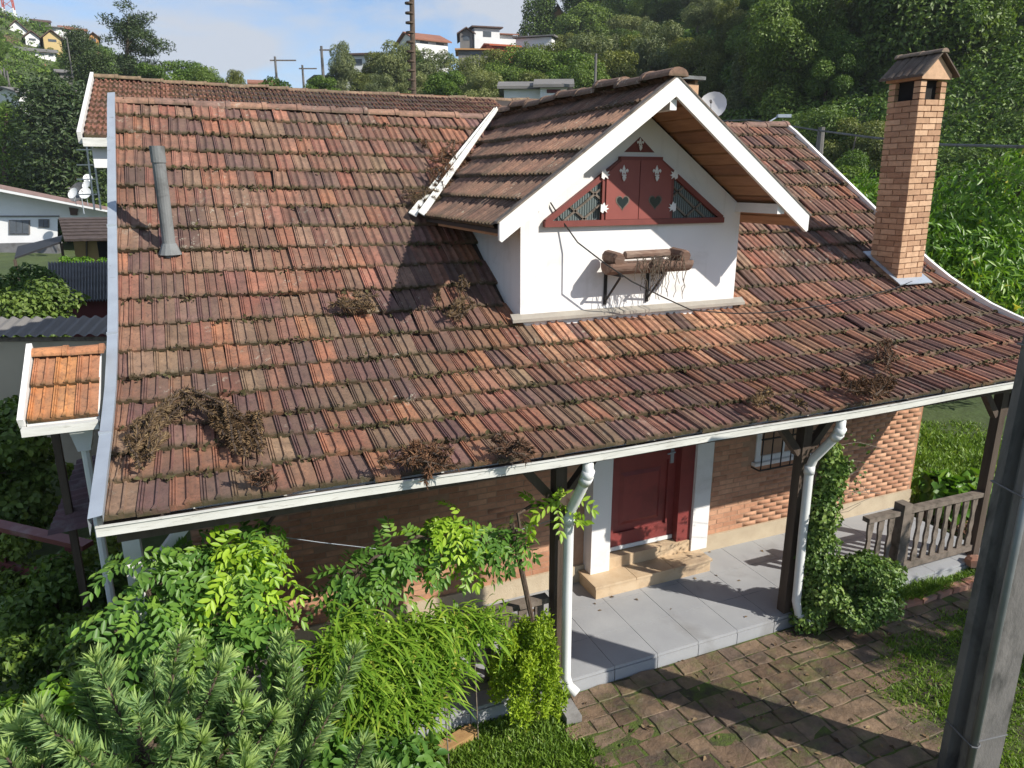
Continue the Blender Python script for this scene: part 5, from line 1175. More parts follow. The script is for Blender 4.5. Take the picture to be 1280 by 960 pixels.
# ------------------------------------------------------------------ stone paving
m, n, b, o = newmat('paving_stone'); P = pos(n); oi = n.nodes.new('ShaderNodeObjectInfo')
c = ramp(n, oi.outputs['Random'], [(0, (.11, .07, .044)), (.4, (.165, .11, .068)), (.7, (.21, .145, .09)), (1, (.14, .1, .075))])
c = mix(n, 1, c, ramp(n, noise(n, P, 6, 6, .7), [(.25, (.5, .48, .46)), (.75, (1.45, 1.42, 1.4))]), 'MULTIPLY')
c = mix(n, ramp(n, noise(n, P, 2.2, 6, .7, .5), [(.46, 0), (.66, .85)]), c, (.05, .04, .031))
c = mix(n, ramp(n, noise(n, P, 3.1, 6, .75), [(.5, 0), (.66, .7)]), c, (.1, .115, .028))
c = mix(n, ramp(n, noise(n, P, 11, 5, .75), [(.62, 0), (.75, .5)]), c, (.3, .25, .19))
n.links.new(c, b.inputs['Base Color']); n.links.new(ramp(n, noise(n, P, 2.2, 6, .7), [(.4, .75), (.7, .42)]), b.inputs['Roughness']); bump(n, b, noise(n, P, 22, 6, .7), .8, .02); M_stone = m
m, n, b, o = newmat('mossy_joint'); P = pos(n)
c = mix(n, ramp(n, noise(n, P, 5, 5, .7), [(.4, 0), (.6, 1)]), (.045, .035, .022), (.075, .11, .015)); n.links.new(c, b.inputs['Base Color']); b.inputs['Roughness'].default_value = 1; bump(n, b, noise(n, P, 60, 4), .8, .02); M_joint = m
PX0, PX1, PY0, PY1 = 2.5, 8.1, 2.45, 4.735
pav = kind(MB().add([(PX0-.05, PY0, -.1345), (PX1, PY0, -.1345), (PX1, PY1, -.1345), (PX0-.05, PY1, -.1345)], [(0, 1, 2, 3)]).build('stone_path', M_joint), 'structure')
def island(x, y):
    """grass bed inside the paving"""
    return abs((x-7.1)/2.1)**3.2+abs((y-2.6)/1.62)**3.2 < 1
rs = random.Random(9); y = PY1-.01; row = 0
while y > PY0+.2:
    h = rs.uniform(.15, .22); x = PX0-(0 if row % 2 else .12)+rs.uniform(-.03, .03)
    while x < PX1-.1:
        l = rs.uniform(.18, .31)
        cx_, cy_ = x+l/2, y-h/2
        if not island(7.1+(cx_-7.1)*1.06, 2.6+(cy_-2.6)*1.06):
            j = .006; q = [(x+j+rs.gauss(0, .01), y-h+j+rs.gauss(0, .01)), (x+l-j+rs.gauss(0, .007), y-h+j+rs.gauss(0, .007)), (x+l-j+rs.gauss(0, .007), y-j+rs.gauss(0, .007)), (x+j+rs.gauss(0, .007), y-j+rs.gauss(0, .007))]
            z = -.128+rs.gauss(0, .0035); mx_, my_ = sum(p[0] for p in q)/4, sum(p[1] for p in q)/4
            mb = MB(); ring = []
            for i in range(4):
                p0, p1 = q[i], q[(i+1) % 4]; ring += [p0, ((p0[0]+p1[0])/2+rs.gauss(0, .006), (p0[1]+p1[1])/2+rs.gauss(0, .006))]
            ring = [(mx_+(a-mx_)*(.985 if i % 2 == 0 else 1), my_+(c_-my_)*(.985 if i % 2 == 0 else 1)) for i, (a, c_) in enumerate(ring)]
            inner = [(mx_+(a-mx_)*.95, my_+(c_-my_)*.95) for a, c_ in ring]
            mb.v = [(a, c_, -.17) for a, c_ in ring]+[(a, c_, z-.005) for a, c_ in ring]+[(a, c_, z+rs.gauss(0, .0025)) for a, c_ in inner]
            for k in range(8): k2 = (k+1) % 8; mb.f += [(k, k2, 8+k2, 8+k), (8+k, 8+k2, 16+k2, 16+k)]
            mb.f.append(tuple(range(16, 24))); mb.build('paving_stone', M_stone, pav)
        x += l
    y -= h; row += 1
# kerb stone beside the downpipe and rubble by the right post
ks = MB().prism([(2.40, 4.42, -.17), (2.53, 4.40, -.17), (2.55, 4.72, -.17), (2.42, 4.73, -.17)], (0, .0, .1)).build('kerb_stone', simple('kerb_grey', (.3, .29, .28), (.2, .19, .18), 8, .9, bscale=40), None, base=(2.47, 4.56, -.17)); tag(ks, 'pale grey kerb stone at the foot of the left downpipe', 'stone')
M_rub = simple('rubble_brick', (.36, .15, .09), (.24, .17, .13), 7, .9, bscale=30)
for i in range(9):
    p = np.array([7.9+rs.uniform(-.14, .2), 4.62+rs.uniform(-.14, .1), -.06+.09*(i//4)]); s = rs.uniform(.07, .11)
    mb = MB(); mb.tube([p-(0, 0, s*.55), p-(0, 0, s*.4), p+(0, 0, s*.4), p+(0, 0, s*.6)], [s*.6, s, s*.92, s*.45], 6); t = mb.build('rubble_stone', M_rub, None, base=p); t.rotation_euler = (rs.uniform(-.4, .4), rs.uniform(-.4, .4), rs.uniform(0, 3)); tag(t, 'broken reddish stone in the small heap by the right veranda post', 'stone', 'rubble heap by the right post')
for i in range(9):
    x0 = 5.75+i*.24; t = MB().box((x0, 4.5, -.17), (x0+.22, 4.61, -.08+rs.uniform(-.01, .012))).build('edging_brick', M_rub, None, base=(x0+.11, 4.55, -.17)); t.rotation_euler = (0, 0, rs.gauss(0, .05)); tag(t, 'ochre edging brick of the narrow bed before the right balustrade', 'brick', 'edging bricks of the right bed')
M_log = simple('split_wood', (.42, .26, .11), (.3, .17, .07), 6, .85, stretch=(1, 4, 1), bscale=30)
lp = onZ(572, 925, -.12); lg = MB(); lg.obox(lp, np.array([.16, .05, 0]), np.array([-.02, .055, 0]), (0, 0, .03)); lgo = lg.build('wood_offcut', M_log, None, base=lp-(0, 0, .03)); tag(lgo, 'short split wood offcut lying in the front grass', 'wood')
# leaf and tile litter beyond the balustrade
g = np.random.default_rng(31)
lc = np.stack([g.uniform(8.6, 9.9, 700), g.uniform(5.0, 6.1, 700), g.uniform(-.15, -.05, 700)], 1); nn = unit(g.normal(size=(700, 3))*.35+(0, 0, 1))
kind(leaves('leaf_litter', M_deadred, (lc, g.normal(size=(700, 3))*(1, 1, .2), nn, g.random(700)), .12, .07, g), 'stuff')

# ------------------------------------------------------------------ grass
def blades(name, xs, ys, z, hmin, hmax, mat, g, wd=.007, keep=None):
    n = len(xs)
    if keep is not None: k = keep(xs, ys); xs, ys = xs[k], ys[k]; n = len(xs)
    a = g.uniform(0, 6.28, n); h = g.uniform(hmin, hmax, n)*(.6+.6*(np.sin(xs*5.1+ys*2.3)*np.sin(ys*4.3-xs*1.7)*.5+.5)); ln = g.uniform(.2, 1.0, n)*h
    B = np.stack([xs, ys, np.full(n, z)], 1); S = np.stack([np.cos(a), np.sin(a), 0*a], 1)*wd*g.uniform(.6, 1.4, n)[:, None]; b2 = g.uniform(0, 6.28, n)
    T_ = B+np.stack([np.cos(b2)*ln, np.sin(b2)*ln, h], 1); M_ = (B+T_)/2+np.stack([0*h, 0*h, h*.16], 1)
    V = np.stack([B-S, B+S, M_+S*.8, M_-S*.8, T_], 1).reshape(-1, 3); i = np.arange(n)*5
    F3 = np.stack([np.stack([i, i+1, i+2], 1), np.stack([i, i+2, i+3], 1), np.stack([i+3, i+2, i+4], 1)], 1).reshape(-1, 3)
    return kind(npmesh(name, V, F3, mat, None, {'rnd': ('FLOAT', np.repeat(np.clip(g.normal(.45, .22, n), 0, 1), 5))}), 'stuff')
g = np.random.default_rng(41)
nb_ = 60000; blades('front_grass', g.uniform(-.6, 2.52, nb_), g.uniform(2.7, 4.74, nb_), -.165, .025, .075, L_grass, g)
nb_ = 75000; blades('bed_grass', g.uniform(4.7, 9.5, nb_), g.uniform(1.3, 4.35, nb_), -.165, .03, .08, L_grass, g, keep=lambda x, y: np.abs((x-7.1)/2.16+.03*np.sin(x*9+y*3))**3.2+np.abs((y-2.6)/1.68+.03*np.sin(x*13+y*7))**3.2 < 1)
nb_ = 130000; blades('side_grass', g.uniform(8.7, 20, nb_), g.uniform(5.2, 15, nb_), -.162, .05, .13, L_grass, g, wd=.014)
nb_ = 4200; xs = g.uniform(2.6, 5.4, nb_); ys = 4.735-np.abs(g.normal(0, 1, nb_))*1.0
def in_joint(x, y): return (np.sin(x*3.1+y*5.3)*np.sin(y*4.1-x*2.2) > .45)
blades('joint_moss', xs, ys, -.14, .008, .022, L_grass, g, .004, in_joint)
# weeds beside the verandah bed
xs = g.uniform(5.6, 7.8, 5000); blades('bed_weeds', xs, g.uniform(4.57, 4.72, 5000), -.16, .05, .16, L_grass, g, .01)

# ------------------------------------------------------------------ utility pole
M_strap = simple('dull_steel', (.17, .175, .18), (.12, .12, .125), 6, .6, metal=.3)
pc = np.array([4.91, 2.74]); rot = math.radians(-10); ca, sa = math.cos(rot), math.sin(rot)
up_ = thing('concrete_pole', 'weathered concrete pole with steel conduit at the right margin', 'pole', (pc[0], pc[1], -.17))
def pp(x, y, z): return (pc[0]+x*ca-y*sa, pc[1]+x*sa+y*ca, z)
sec = [(-.17, -.13), (.17, -.13), (.17, -.06), (.075, -.035), (.075, .035), (.17, .06), (.17, .13), (-.17, .13), (-.17, .06), (-.075, .035), (-.075, -.035), (-.17, -.06)]
mb = MB(); k = len(sec)
for z, s in ((-.17, .9), (1.8, .86), (3.62, .8)): mb.v += [pp(x*s, y*s, z) for x, y in sec]
for j in range(2): mb.f += [(j*k+i, j*k+(i+1) % k, (j+1)*k+(i+1) % k, (j+1)*k+i) for i in range(k)]
mb.f.append(tuple(2*k+i for i in range(k))); mb.build('shaft', M_concrete, up_)
MB().tube([pp(-.155, -.14, -.17), pp(-.14, -.13, 3.5)], .026, 12).build('conduit', simple('conduit_steel', (.24, .26, .27), (.19, .2, .21), 5, .45, metal=.5), up_, smooth=True)
for z in (.32, 2.25, 3.2):
    pts = [pp(x, y, z+.012*x) for x, y in ((-.18, -.11), (-.185, -.155), (-.155, -.172), (-.115, -.155), (-.095, -.12), (.155, -.118), (.155, .118), (-.155, .118), (-.18, -.11))]
    MB().tube(pts, .007, 6).build('strap', M_strap, up_)

# ------------------------------------------------------------------ dormer planter and its dry vines
PYc = DY-.22
def pl2(u, v): p = onY(u, v, PYc); return p
pa, pb = pl2(757, 331), pl2(860, 327); M_logw = simple('old_log', (.2, .12, .085), (.13, .08, .06), 5, .85, stretch=(.6, 3, 3), bscale=25, dirt=(.3, .22, .17), dirt_scale=5)
pt = thing('log_planter', 'hollowed log planter on iron brackets under the dormer window', 'planter', ((pa[0]+pb[0])/2, PYc, pa[2]-.1))
mb = MB(); nseg = 14
for x in (pa[0], pa[0]+.02, pb[0]-.02, pb[0]):
    e = .93 if x in (pa[0], pb[0]) else 1
    for q in range(nseg): a = math.pi*(.93+1.14*q/(nseg-1)); mb.v.append((x, PYc+.1*e*math.cos(a), (pa[2]+pb[2])/2+.095*e*math.sin(a)))
for j in range(3): mb.f += [(j*nseg+q, j*nseg+q+1, (j+1)*nseg+q+1, (j+1)*nseg+q) for q in range(nseg-1)]
mb.f += [tuple(range(nseg))[::-1], tuple(3*nseg+q for q in range(nseg))]
zc_ = (pa[2]+pb[2])/2
mb.add([(pa[0]+.03, PYc-.08, zc_+.02), (pb[0]-.03, PYc-.08, zc_+.02), (pb[0]-.03, PYc+.08, zc_+.02), (pa[0]+.03, PYc+.08, zc_+.02)], [(0, 1, 2, 3)])
mb.build('log', M_logw, pt)
for x in (pa[0]+.12, pb[0]-.08):
    MB().tube([(x-.03, PYc-.11, zc_+.055), (x-.03, PYc-.09, zc_+.06), (x-.03, PYc+.12, zc_+.07), (x-.03, PYc+.13, zc_+.07)], [.055, .065, .065, .055], 10).build('end_log', M_logw, pt)
MB().tube([(pa[0]+.25, PYc+.06, zc_+.08), (pb[0]-.2, PYc+.06, zc_+.085)], .04, 8).build('back_log', M_logw, pt)
for x in (pa[0]+.13, pb[0]-.33):
    mb = MB(); mb.beam((x, DY-.01, zc_-.42), (x, DY-.01, zc_-.09), .03, .02, up=(0, 1, 0)); mb.beam((x, DY-.01, zc_-.1), (x, PYc-.1, zc_-.1), .03, .02); mb.beam((x, DY-.02, zc_-.38), (x, PYc-.06, zc_-.12), .016, .016); mb.build('bracket', M_iron, pt)
mb = MB(); rs = random.Random(4)
for i in range(46):
    x = rs.gauss((pa[0]+pb[0])/2+.06, .13); y = PYc-.1+rs.gauss(0, .02); z = zc_+.07; pts = [(x, y+.06, z), (x+rs.gauss(0, .02), y-.01, z)]
    for k in range(rs.randint(3, 9)): z -= rs.uniform(.03, .06); x += rs.gauss(0, .018); pts.append((x, y-.012+rs.gauss(0, .008), z))
    mb.tube(pts, .0035, 3)
kind(mb.build('dry_vine', simple('dry_vine', (.13, .1, .07), (.08, .06, .045), 9, .9), pt), 'stuff')
wp = [tuple(onY(u, v, y)) for u, v, y in ((688, 253, DY-.02), (700, 272, DY-.03), (722, 303, DY-.12), (757, 330, DY-.34), (790, 352, DY-.36), (830, 372, DY-.3), (865, 388, DY-.25))]
wp += [tuple(np.array(p)) for p in [(5.15, 6.0, roofz(6.0)+.09), (5.6, 5.98, roofz(5.98)+.08), (6.4, 6.02, roofz(6.02)+.08), (7.2, 6.12, roofz(6.12)+.08), (7.8, 6.22, roofz(6.22)+.09), (8.3, 6.35, roofz(6.35)+.09), (8.75, 6.6, roofz(6.6)+.1)]]
wr = MB().tube(wp, .007, 5).build('black_cable', M_cable, None, base=wp[0]); tag(wr, 'thin black cable drooping from the dormer window across the roof', 'cable')

# ------------------------------------------------------------------ dead branches on the roof
def needle_rope(pts, g, nl, nw, count, spread=1.0):
    pts = np.asarray(pts, float); seg = np.linalg.norm(np.diff(pts, axis=0), axis=1); cum = np.concatenate([[0], np.cumsum(seg)]); s = g.random(count)*cum[-1]
    c = np.stack([np.interp(s, cum, pts[:, i]) for i in range(3)], 1); c2 = np.stack([np.interp(np.minimum(s+.03, cum[-1]), cum, pts[:, i]) for i in range(3)], 1); d = unit(c2-c+1e-6)
    r = unit(np.cross(d, g.normal(size=(count, 3)))); ax = unit(d*.8+r*spread); nn = unit(np.cross(ax, g.normal(size=(count, 3))))
    return c, ax, nn, np.clip(g.normal(.5, .25, count), 0, 1)
def roofpt(u, v, lift=.06):
    d = rayd(u, v); ts = np.linspace(3, 16, 6000); P = CAM+ts[:, None]*d; zz = np.interp(P[:, 1], PROF[:, 0], PROF[:, 1]); i = np.where((P[:, 2]-zz-lift <= 0) & (P[:, 1] > 4.2))[0]
    return P[i[0]]
def dead_branch(label, strands, g, mat=M_dead, nl=.05, per=130, core=.008, lift=.07, arch=.05):
    p0 = roofpt(*strands[0][0]); t = thing('dead_branch', label, 'branch', tuple(p0), 'dead branches on the roof'); mb = MB(); P = []
    for st in strands:
        pts = [roofpt(u, v, lift) for u, v in st]; n_ = len(pts); pts = [p+(0, 0, arch*math.sin(math.pi*(i+.5)/n_)*g.random()) for i, p in enumerate(pts)]
        fine = []
        for a, b2 in zip(pts[:-1], pts[1:]):
            for k in range(4): fine.append(a+(b2-a)*k/4+g.normal(size=3)*.006)
        fine.append(pts[-1]); mb.tube(fine, core, 5); P.append(needle_rope(fine, g, nl, .01, int(per*1.7*len(st)/4)))
    kind(mb.build('twig', M_bark, t), 'stuff'); pts = tuple(np.concatenate([q[i] for q in P]) for i in range(4)); leaves('needles', mat, pts, nl, .0075, g, t)
    return t
g = np.random.default_rng(51)
st = []
for i in range(8):
    o1 = g.normal(size=2)*5; st.append([(165+g.uniform(-4, 60), 560+o1[1]+g.uniform(-12, 12)), (205+o1[0], 522+g.uniform(-10, 12)), (240+o1[0], 508+g.uniform(-8, 12)), (280+g.uniform(-8, 8), 515+g.uniform(-8, 14)), (308+g.uniform(-12, 14), 540+g.uniform(-10, 18)), (318+g.uniform(-22, 12), 560+g.uniform(-12, 16))])
st += [[(168, 575), (182, 552), (200, 532), (215, 520)], [(172, 578), (190, 580), (205, 562), (208, 545)], [(160, 560), (164, 575), (176, 590)], [(175, 560), (172, 545), (192, 528)], [(290, 530), (302, 555), (306, 575)], [(268, 515), (290, 545), (296, 572)], [(310, 520), (322, 545), (328, 560)]]
for i in range(11): a = g.uniform(265, 325); st.append([(a, 516+g.uniform(-8, 10)), (a+g.uniform(2, 14), 535+g.uniform(-8, 8)), (a+g.uniform(4, 16), 556+g.uniform(-10, 12))])
dead_branch('largest dead conifer branch, a curled brown arc near the left eave', st, g, per=200, nl=.04, arch=.14)
def pile(label, cu, cv, su, sv, n_, mat, per=120):
    st = []
    for i in range(n_):
        a, b_ = g.normal(cu, su), min(g.normal(cv, sv), cv+sv*1.3); st.append([(a, b_), (a+g.normal(0, su*.45), b_+g.normal(0, sv*.5)), (a+g.normal(0, su*.7), b_+g.normal(0, sv*.6)), (a+g.normal(0, su*.8), b_+g.normal(0, sv*.7))])
    return dead_branch(label, st, g, mat, per=per, arch=.1)
pile('heap of reddish dead conifer twigs at the eave left of the downpipe', 525, 577, 20, 10, 14, M_deadred, 80)
pile('small reddish twig on the eave just left of the left downpipe', 648, 566, 16, 5, 8, M_deadred, 80)
pile('dead twig curl above the eave over the front door', 968, 508, 16, 6, 5, M_dead, 60)
pile('brown heap of needles at the eave right of the right downpipe', 1085, 490, 16, 6, 12, M_deadred, 90)
pile('dry twig on the slope above the right end of the eave', 1106, 436, 7, 12, 6, M_deadred, 60)
pile('sparse dead sprig on the tiles in the middle left of the roof', 440, 385, 16, 6, 7, M_dead, 70)
pile('dead sprig on the tiles just left of the dormer', 568, 378, 10, 12, 9, M_dead, 70)
pile('brown twig pile lying in the valley halfway up', 565, 215, 16, 14, 22, M_deadred, 90)
pile('brown twig pile caught at the foot of the valley', 545, 255, 16, 10, 18, M_dead, 90)
pile('thin line of debris at the eave right of the largest dead branch', 330, 604, 12, 2, 4, M_deadred, 50)

# ------------------------------------------------------------------ garden plants in front
g = np.random.default_rng(61)
# young araucaria: whorled branches clothed in stiff leaves
ax0 = np.array([-.5, 2.98, -.17]); ar = thing('araucaria_tree', 'young araucaria with spiky branches filling the lower left corner', 'tree', tuple(ax0))
mb = MB(); trunk = [ax0+(0, 0, z)+np.array([.05*math.sin(z), .04*z, 0]) for z in np.linspace(0, 2.1, 7)]; mb.tube(trunk, [.06-.05*i/6 for i in range(7)], 8)
P = []
def arau_branch(p, az, ln, rise, sub=2, dens=420):
    d = np.array([math.cos(az), math.sin(az), 0]); pts = []
    for t in np.linspace(0, 1, 8): pts.append(p+d*ln*t*(1-.12*t)+np.array([0, 0, rise*ln*t**1.7-.12*ln*math.sin(t*math.pi)])+g.normal(size=3)*.008)
    mb.tube(pts, [.018*(1-.7*i/7) for i in range(8)], 5)
    c, a_, nn, sh_ = needle_rope(pts[1:], g, .06, .01, int(dens*ln*2.0), 1.15); sh_ = np.clip(sh_+.0, 0, 1); P.append((c, a_, nn, sh_))
    tip = np.asarray(pts[-1]); k = 34; dd_ = unit(np.asarray(pts[-1])-np.asarray(pts[-2])); rr3 = sph(g, k); a2 = unit(dd_*1.1+rr3*.75); P.append((np.repeat(tip[None]-dd_*.01, k, 0), a2, unit(np.cross(a2, g.normal(size=(k, 3)))), np.full(k, .95)))
    for s in range(sub):
        t = g.uniform(.35, .8); i = int(t*7); arau_branch(np.asarray(pts[i]), az+g.choice([-1, 1])*g.uniform(.5, 1.0), ln*g.uniform(.3, .5), rise*1.2+.25, 0, dens)
for i, z in enumerate(np.linspace(.5, 1.85, 7)):
    for k in range(6): arau_branch(ax0+np.array([0, .04*z, z]), k*math.pi/3+i*.5+g.normal(0, .2), g.uniform(.75, 1.15)*(1.25-z*.36), g.uniform(.2, .6), 2)
for k in range(6): arau_branch(ax0+np.array([.05, .08, 1.95]), k*1.05, .4, .8, 0)
P.append(needle_rope([ax0+(.04, .07, 1.6), ax0+(.06, .09, 2.2)], g, .08, .01, 260, 1.1))
arau_branch(ax0+np.array([0, .02, 1.2]), .5, 1.4, .42, 3); arau_branch(ax0+np.array([0, .02, .9]), .15, 1.25, .35, 3); arau_branch(ax0+np.array([0, .02, 1.0]), .95, 1.4, .5, 3); arau_branch(ax0+np.array([0, .02, .8]), 2.6, 1.2, .35, 3)
mb.build('trunk', M_bark, ar); pts = tuple(np.concatenate([q[i] for q in P]) for i in range(4)); leaves('leaf_whorls', L_arau, pts, .082, .0125, g, ar, fold=.1)

# wisteria: pinnate leaves
def pinnate(c, ax, nn, sh_, g, L=.22, nlf=5, ll=.075, lw=.03):
    C, A, Nn, S = [], [], [], []; side = unit(np.cross(ax, nn))
    for j in range(nlf):
        t = (j+.7)/nlf; p = c+ax*L*t-np.array([0, 0, 1])*L*.35*t*t
        for s in (-1, 1): C.append(p); A.append(unit(side*s+ax*.75-np.array([0, 0, .35]))); Nn.append(unit(nn+g.normal(size=c.shape)*.2)); S.append(np.clip(sh_+g.normal(0, .08, len(c)), 0, 1))
    C.append(c+ax*L-np.array([0, 0, 1])*L*.35); A.append(unit(ax-np.array([0, 0, .6]))); Nn.append(nn); S.append(sh_)
    return tuple(np.concatenate(q) for q in (C, A, Nn, S))
def wisteria(label, segs, n, mat, g, base, extra=None, L=.21):
    t = thing('wisteria_vine', label, 'vine', base, 'wisteria on the veranda'); lob = []
    for (p, q, r, k) in segs:
        for s in np.linspace(0, 1, k): c = np.asarray(p)+(np.asarray(q)-np.asarray(p))*s+g.normal(size=3)*r*.35; lob.append((*c, r*g.uniform(.7, 1.2), r*g.uniform(.5, .8), r*g.uniform(.7, 1.1)))
    pts = crown_pts(g, lob, n, .7, .5, .3); c, a_, nn, sh_ = pts; nn = unit(nn+np.array([.25, -.45, .4])); leaves('foliage', mat, pinnate(c, a_, nn, sh_, g, L), .068, .027, g, t, fold=.12, oval=True)
    if extra:
        lob2 = [(*p, r, r*.7, r) for p, r in extra[0]]; c, a_, nn, sh_ = crown_pts(g, lob2, extra[1], .7, .5, .4); nn = unit(nn+np.array([.25, -.45, .4])); leaves('young_foliage', L_wist2, pinnate(c, a_, nn, sh_, g, L), .068, .027, g, t, fold=.12, oval=True)
    mb = MB()
    for (p, q, r, k) in segs: mb.tube([np.asarray(p)+(np.asarray(q)-np.asarray(p))*s+g.normal(size=3)*.04 for s in np.linspace(0, 1, 6)], .014, 5)
    mb.tube([base, np.asarray(segs[0][0])], .022, 6); mb.build('stem', M_bark, t); return t
Yw = 4.72
w_ = lambda u, v, y=Yw: tuple(onY(u, v, y))
wisteria('left wisteria cascading beneath the left end of the eave', [(w_(180, 730, 4.45), w_(310, 680, 4.7), .16, 6), (w_(170, 790, 4.3), w_(330, 750, 4.4), .2, 6), (w_(270, 700, 4.6), w_(340, 660, 4.8), .12, 3), (w_(240, 840, 4.2), w_(330, 800, 4.2), .22, 4)], 420, L_wist, g, (.2, 4.66, -.17), ([(w_(255, 690, 4.5), .12), (w_(310, 690, 4.5), .14), (w_(335, 712, 4.45), .1), (w_(290, 720, 4.4), .12)], 60))
wisteria('right wisteria stretched along a wire before the brick wall', [(w_(420, 718), w_(500, 695), .09, 5), (w_(500, 690), w_(640, 662), .09, 8), (w_(430, 735), w_(480, 740), .08, 3), (w_(590, 690), w_(630, 685), .06, 3)], 200, L_wist, g, (1.2, 4.7, -.17), ([(w_(570, 655), .11), (w_(540, 668), .08), (w_(585, 680), .09)], 45))
wisteria('loose wisteria sprays reaching the left downpipe', [(w_(640, 655), w_(700, 618), .07, 5), (w_(690, 625), w_(705, 650), .06, 3)], 16, L_wist2, g, (2.4, 4.74, -.17), L=.22)
wl = MB().tube([w_(330, 668, 4.85), w_(400, 678, 4.85), w_(470, 686, 4.85), w_(560, 690, 4.85), w_(690, 650, 4.85)], .003, 4).build('trellis_wire', M_galv, None, base=w_(400, 678, 4.85)); tag(wl, 'thin trellis wire strung between the veranda posts', 'wire')

# arching strap leaved shrub
def strap_shrub(name, label, cat, centres, n, L0, L1, wd, mat, g, base, group=None, droop=.55):
    cs = np.asarray(centres)[g.integers(0, len(centres), n)]+g.normal(size=(n, 3))*(.09, .07, .08); az = g.uniform(0, 6.28, n); el = g.uniform(.1, 1.35, n); Ln = g.uniform(L0, L1, n)
    d = np.stack([np.cos(az)*np.cos(el), np.sin(az)*np.cos(el), np.sin(el)], 1); side = unit(np.cross(d, (0, 0, 1))); K = 5; V = []
    for j in range(K):
        t = j/(K-1); p = cs+d*(Ln*t)[:, None]-np.array([0, 0, 1])*(Ln*t*t*droop)[:, None]; w2_ = wd*(.35+1.3*t)*(1-t)**.6*1.25+.0008
        V += [p-side*w2_, p+side*w2_]
    V = np.stack(V, 1).reshape(-1, 3); i = np.arange(n)*2*K; F4 = np.concatenate([np.stack([i+2*j, i+2*j+1, i+2*j+3, i+2*j+2], 1) for j in range(K-1)])
    t = thing(name, label, cat, base, group); npmesh('foliage', V, F4, mat, t, {'rnd': ('FLOAT', np.repeat(np.clip(g.normal(.5, .22, n), 0, 1), 2*K))})
    return t
cs = [(*onY(u, v, y),) for u, v, y in ((440, 850, 4.25), (480, 815, 4.4), (520, 800, 4.5), (560, 790, 4.55), (600, 790, 4.55), (500, 860, 4.25), (550, 840, 4.35), (460, 890, 4.15), (520, 885, 4.2), (440, 800, 4.4), (420, 830, 4.2))]
ss = strap_shrub('strap_leaf_shrub', 'dense shrub with arching narrow leaves before the left veranda', 'shrub', cs, 4200, .13, .3, .0085, L_strap, g, (1.4, 4.3, -.17))
mb = MB()
for c_ in cs:
    for k in range(1): mb.tube([(c_[0]+g.normal(0, .06), c_[1]+g.normal(0, .06), -.17), (c_[0]+g.normal(0, .04), c_[1]+g.normal(0, .04), c_[2])], .006, 5)
mb.build('cane', M_palebark, ss)
strap_shrub('agapanthus_clump', 'clump of broad glossy strap leaves at the bottom edge', 'plant', [tuple(onZ(425, 950, .02)), tuple(onZ(395, 945, .02)), tuple(onZ(455, 965, 0))], 150, .28, .5, .02, L_bright, g, tuple(onZ(420, 950, -.165)), droop=.7)
# golden shrub: upright feathery sprays
gs = thing('golden_shrub', 'rounded lime green shrub against the veranda beside the left downpipe', 'shrub', (2.22, 4.6, -.17))
lob = []
for i in range(80):
    a, b_ = g.uniform(0, 6.28), g.random()**.5; z = g.uniform(.1, .82); r = .32*(1-.45*(z/.85)**2); lob.append((2.07+r*b_*math.cos(a), 4.5+r*.7*b_*math.sin(a), z, .055, .055, .12))
leaves('foliage', L_lime, crown_pts(g, lob, 15000, .8, .8, -.9), .036, .014, g, gs); MB().tube([(2.22, 4.6, -.17), (2.22, 4.6, .5)], .02, 6).build('stem', M_bark, gs)
# small fern-like weed by the downpipe
strap_shrub('fern', 'little yellow green fern at the foot of the left downpipe', 'plant', [(2.40, 4.66, -.1)], 60, .1, .2, .008, L_lime, g, (2.40, 4.66, -.17))
# ivy on the middle post and the clipped bush
iv = thing('ivy_column', 'pale ivy climbing the middle veranda post and downpipe', 'vine', (5.25, 4.72, -.13))
lob = [(5.27+.05*math.sin(z*5)+g.normal(0, .04), 4.64+g.normal(0, .04), z, .165*(1.2-z/3), .14*(1.2-z/3), .13) for z in np.linspace(0, 1.75, 26)]
leaves('foliage', L_ivy, crown_pts(g, lob, 11000, .8, .3, .5), .042, .032, g, iv); 
mb = MB()
for k in range(5): mb.tube([(5.25+g.normal(0, .04), 4.72, -.13), (5.2+g.normal(0, .05), 4.76, .7), (5.22+g.normal(0, .06), 4.74, 1.7)], .007, 5)
for k in range(9):
    z = g.uniform(1.0, 1.9); mb.tube([(5.25, 4.7, z), (5.5+g.uniform(0, .25), 4.7, z+g.uniform(-.1, .12)), (5.75+g.uniform(0, .4), 4.72, z+g.uniform(-.25, .1))], .003, 4)
mb.build('stem', M_palebark, iv)
p_ = np.stack([g.uniform(5.4, 5.9, 60), np.full(60, 4.7), g.uniform(1.2, 1.9, 60)], 1); leaves('loose_leaf', L_ivy, (p_, g.normal(size=(60, 3)), unit(g.normal(size=(60, 3))+(0, -1, .5)), g.random(60)), .04, .03, g, iv)
bush('clipped_bush', 'dark rounded bush at the foot of the middle veranda post', 'bush', (5.66, 4.5, .32), (.46, .3, .48), 14000, .042, .03, L_ivy, g, 34, .42)
tr = strap_shrub('small_weed', 'bright broad leaved weed below the dark rounded bush', 'plant', [tuple(onZ(1068, 762, -.05))], 26, .07, .14, .03, L_bright, g, tuple(onZ(1068, 762, -.15)))
bush('squash_plant', 'broad leaved bright plant at the corner of the side lawn', 'plant', (9.15, 6.0, .12), (.55, .5, .25), 420, .17, .15, L_bright, g, 9, .6)
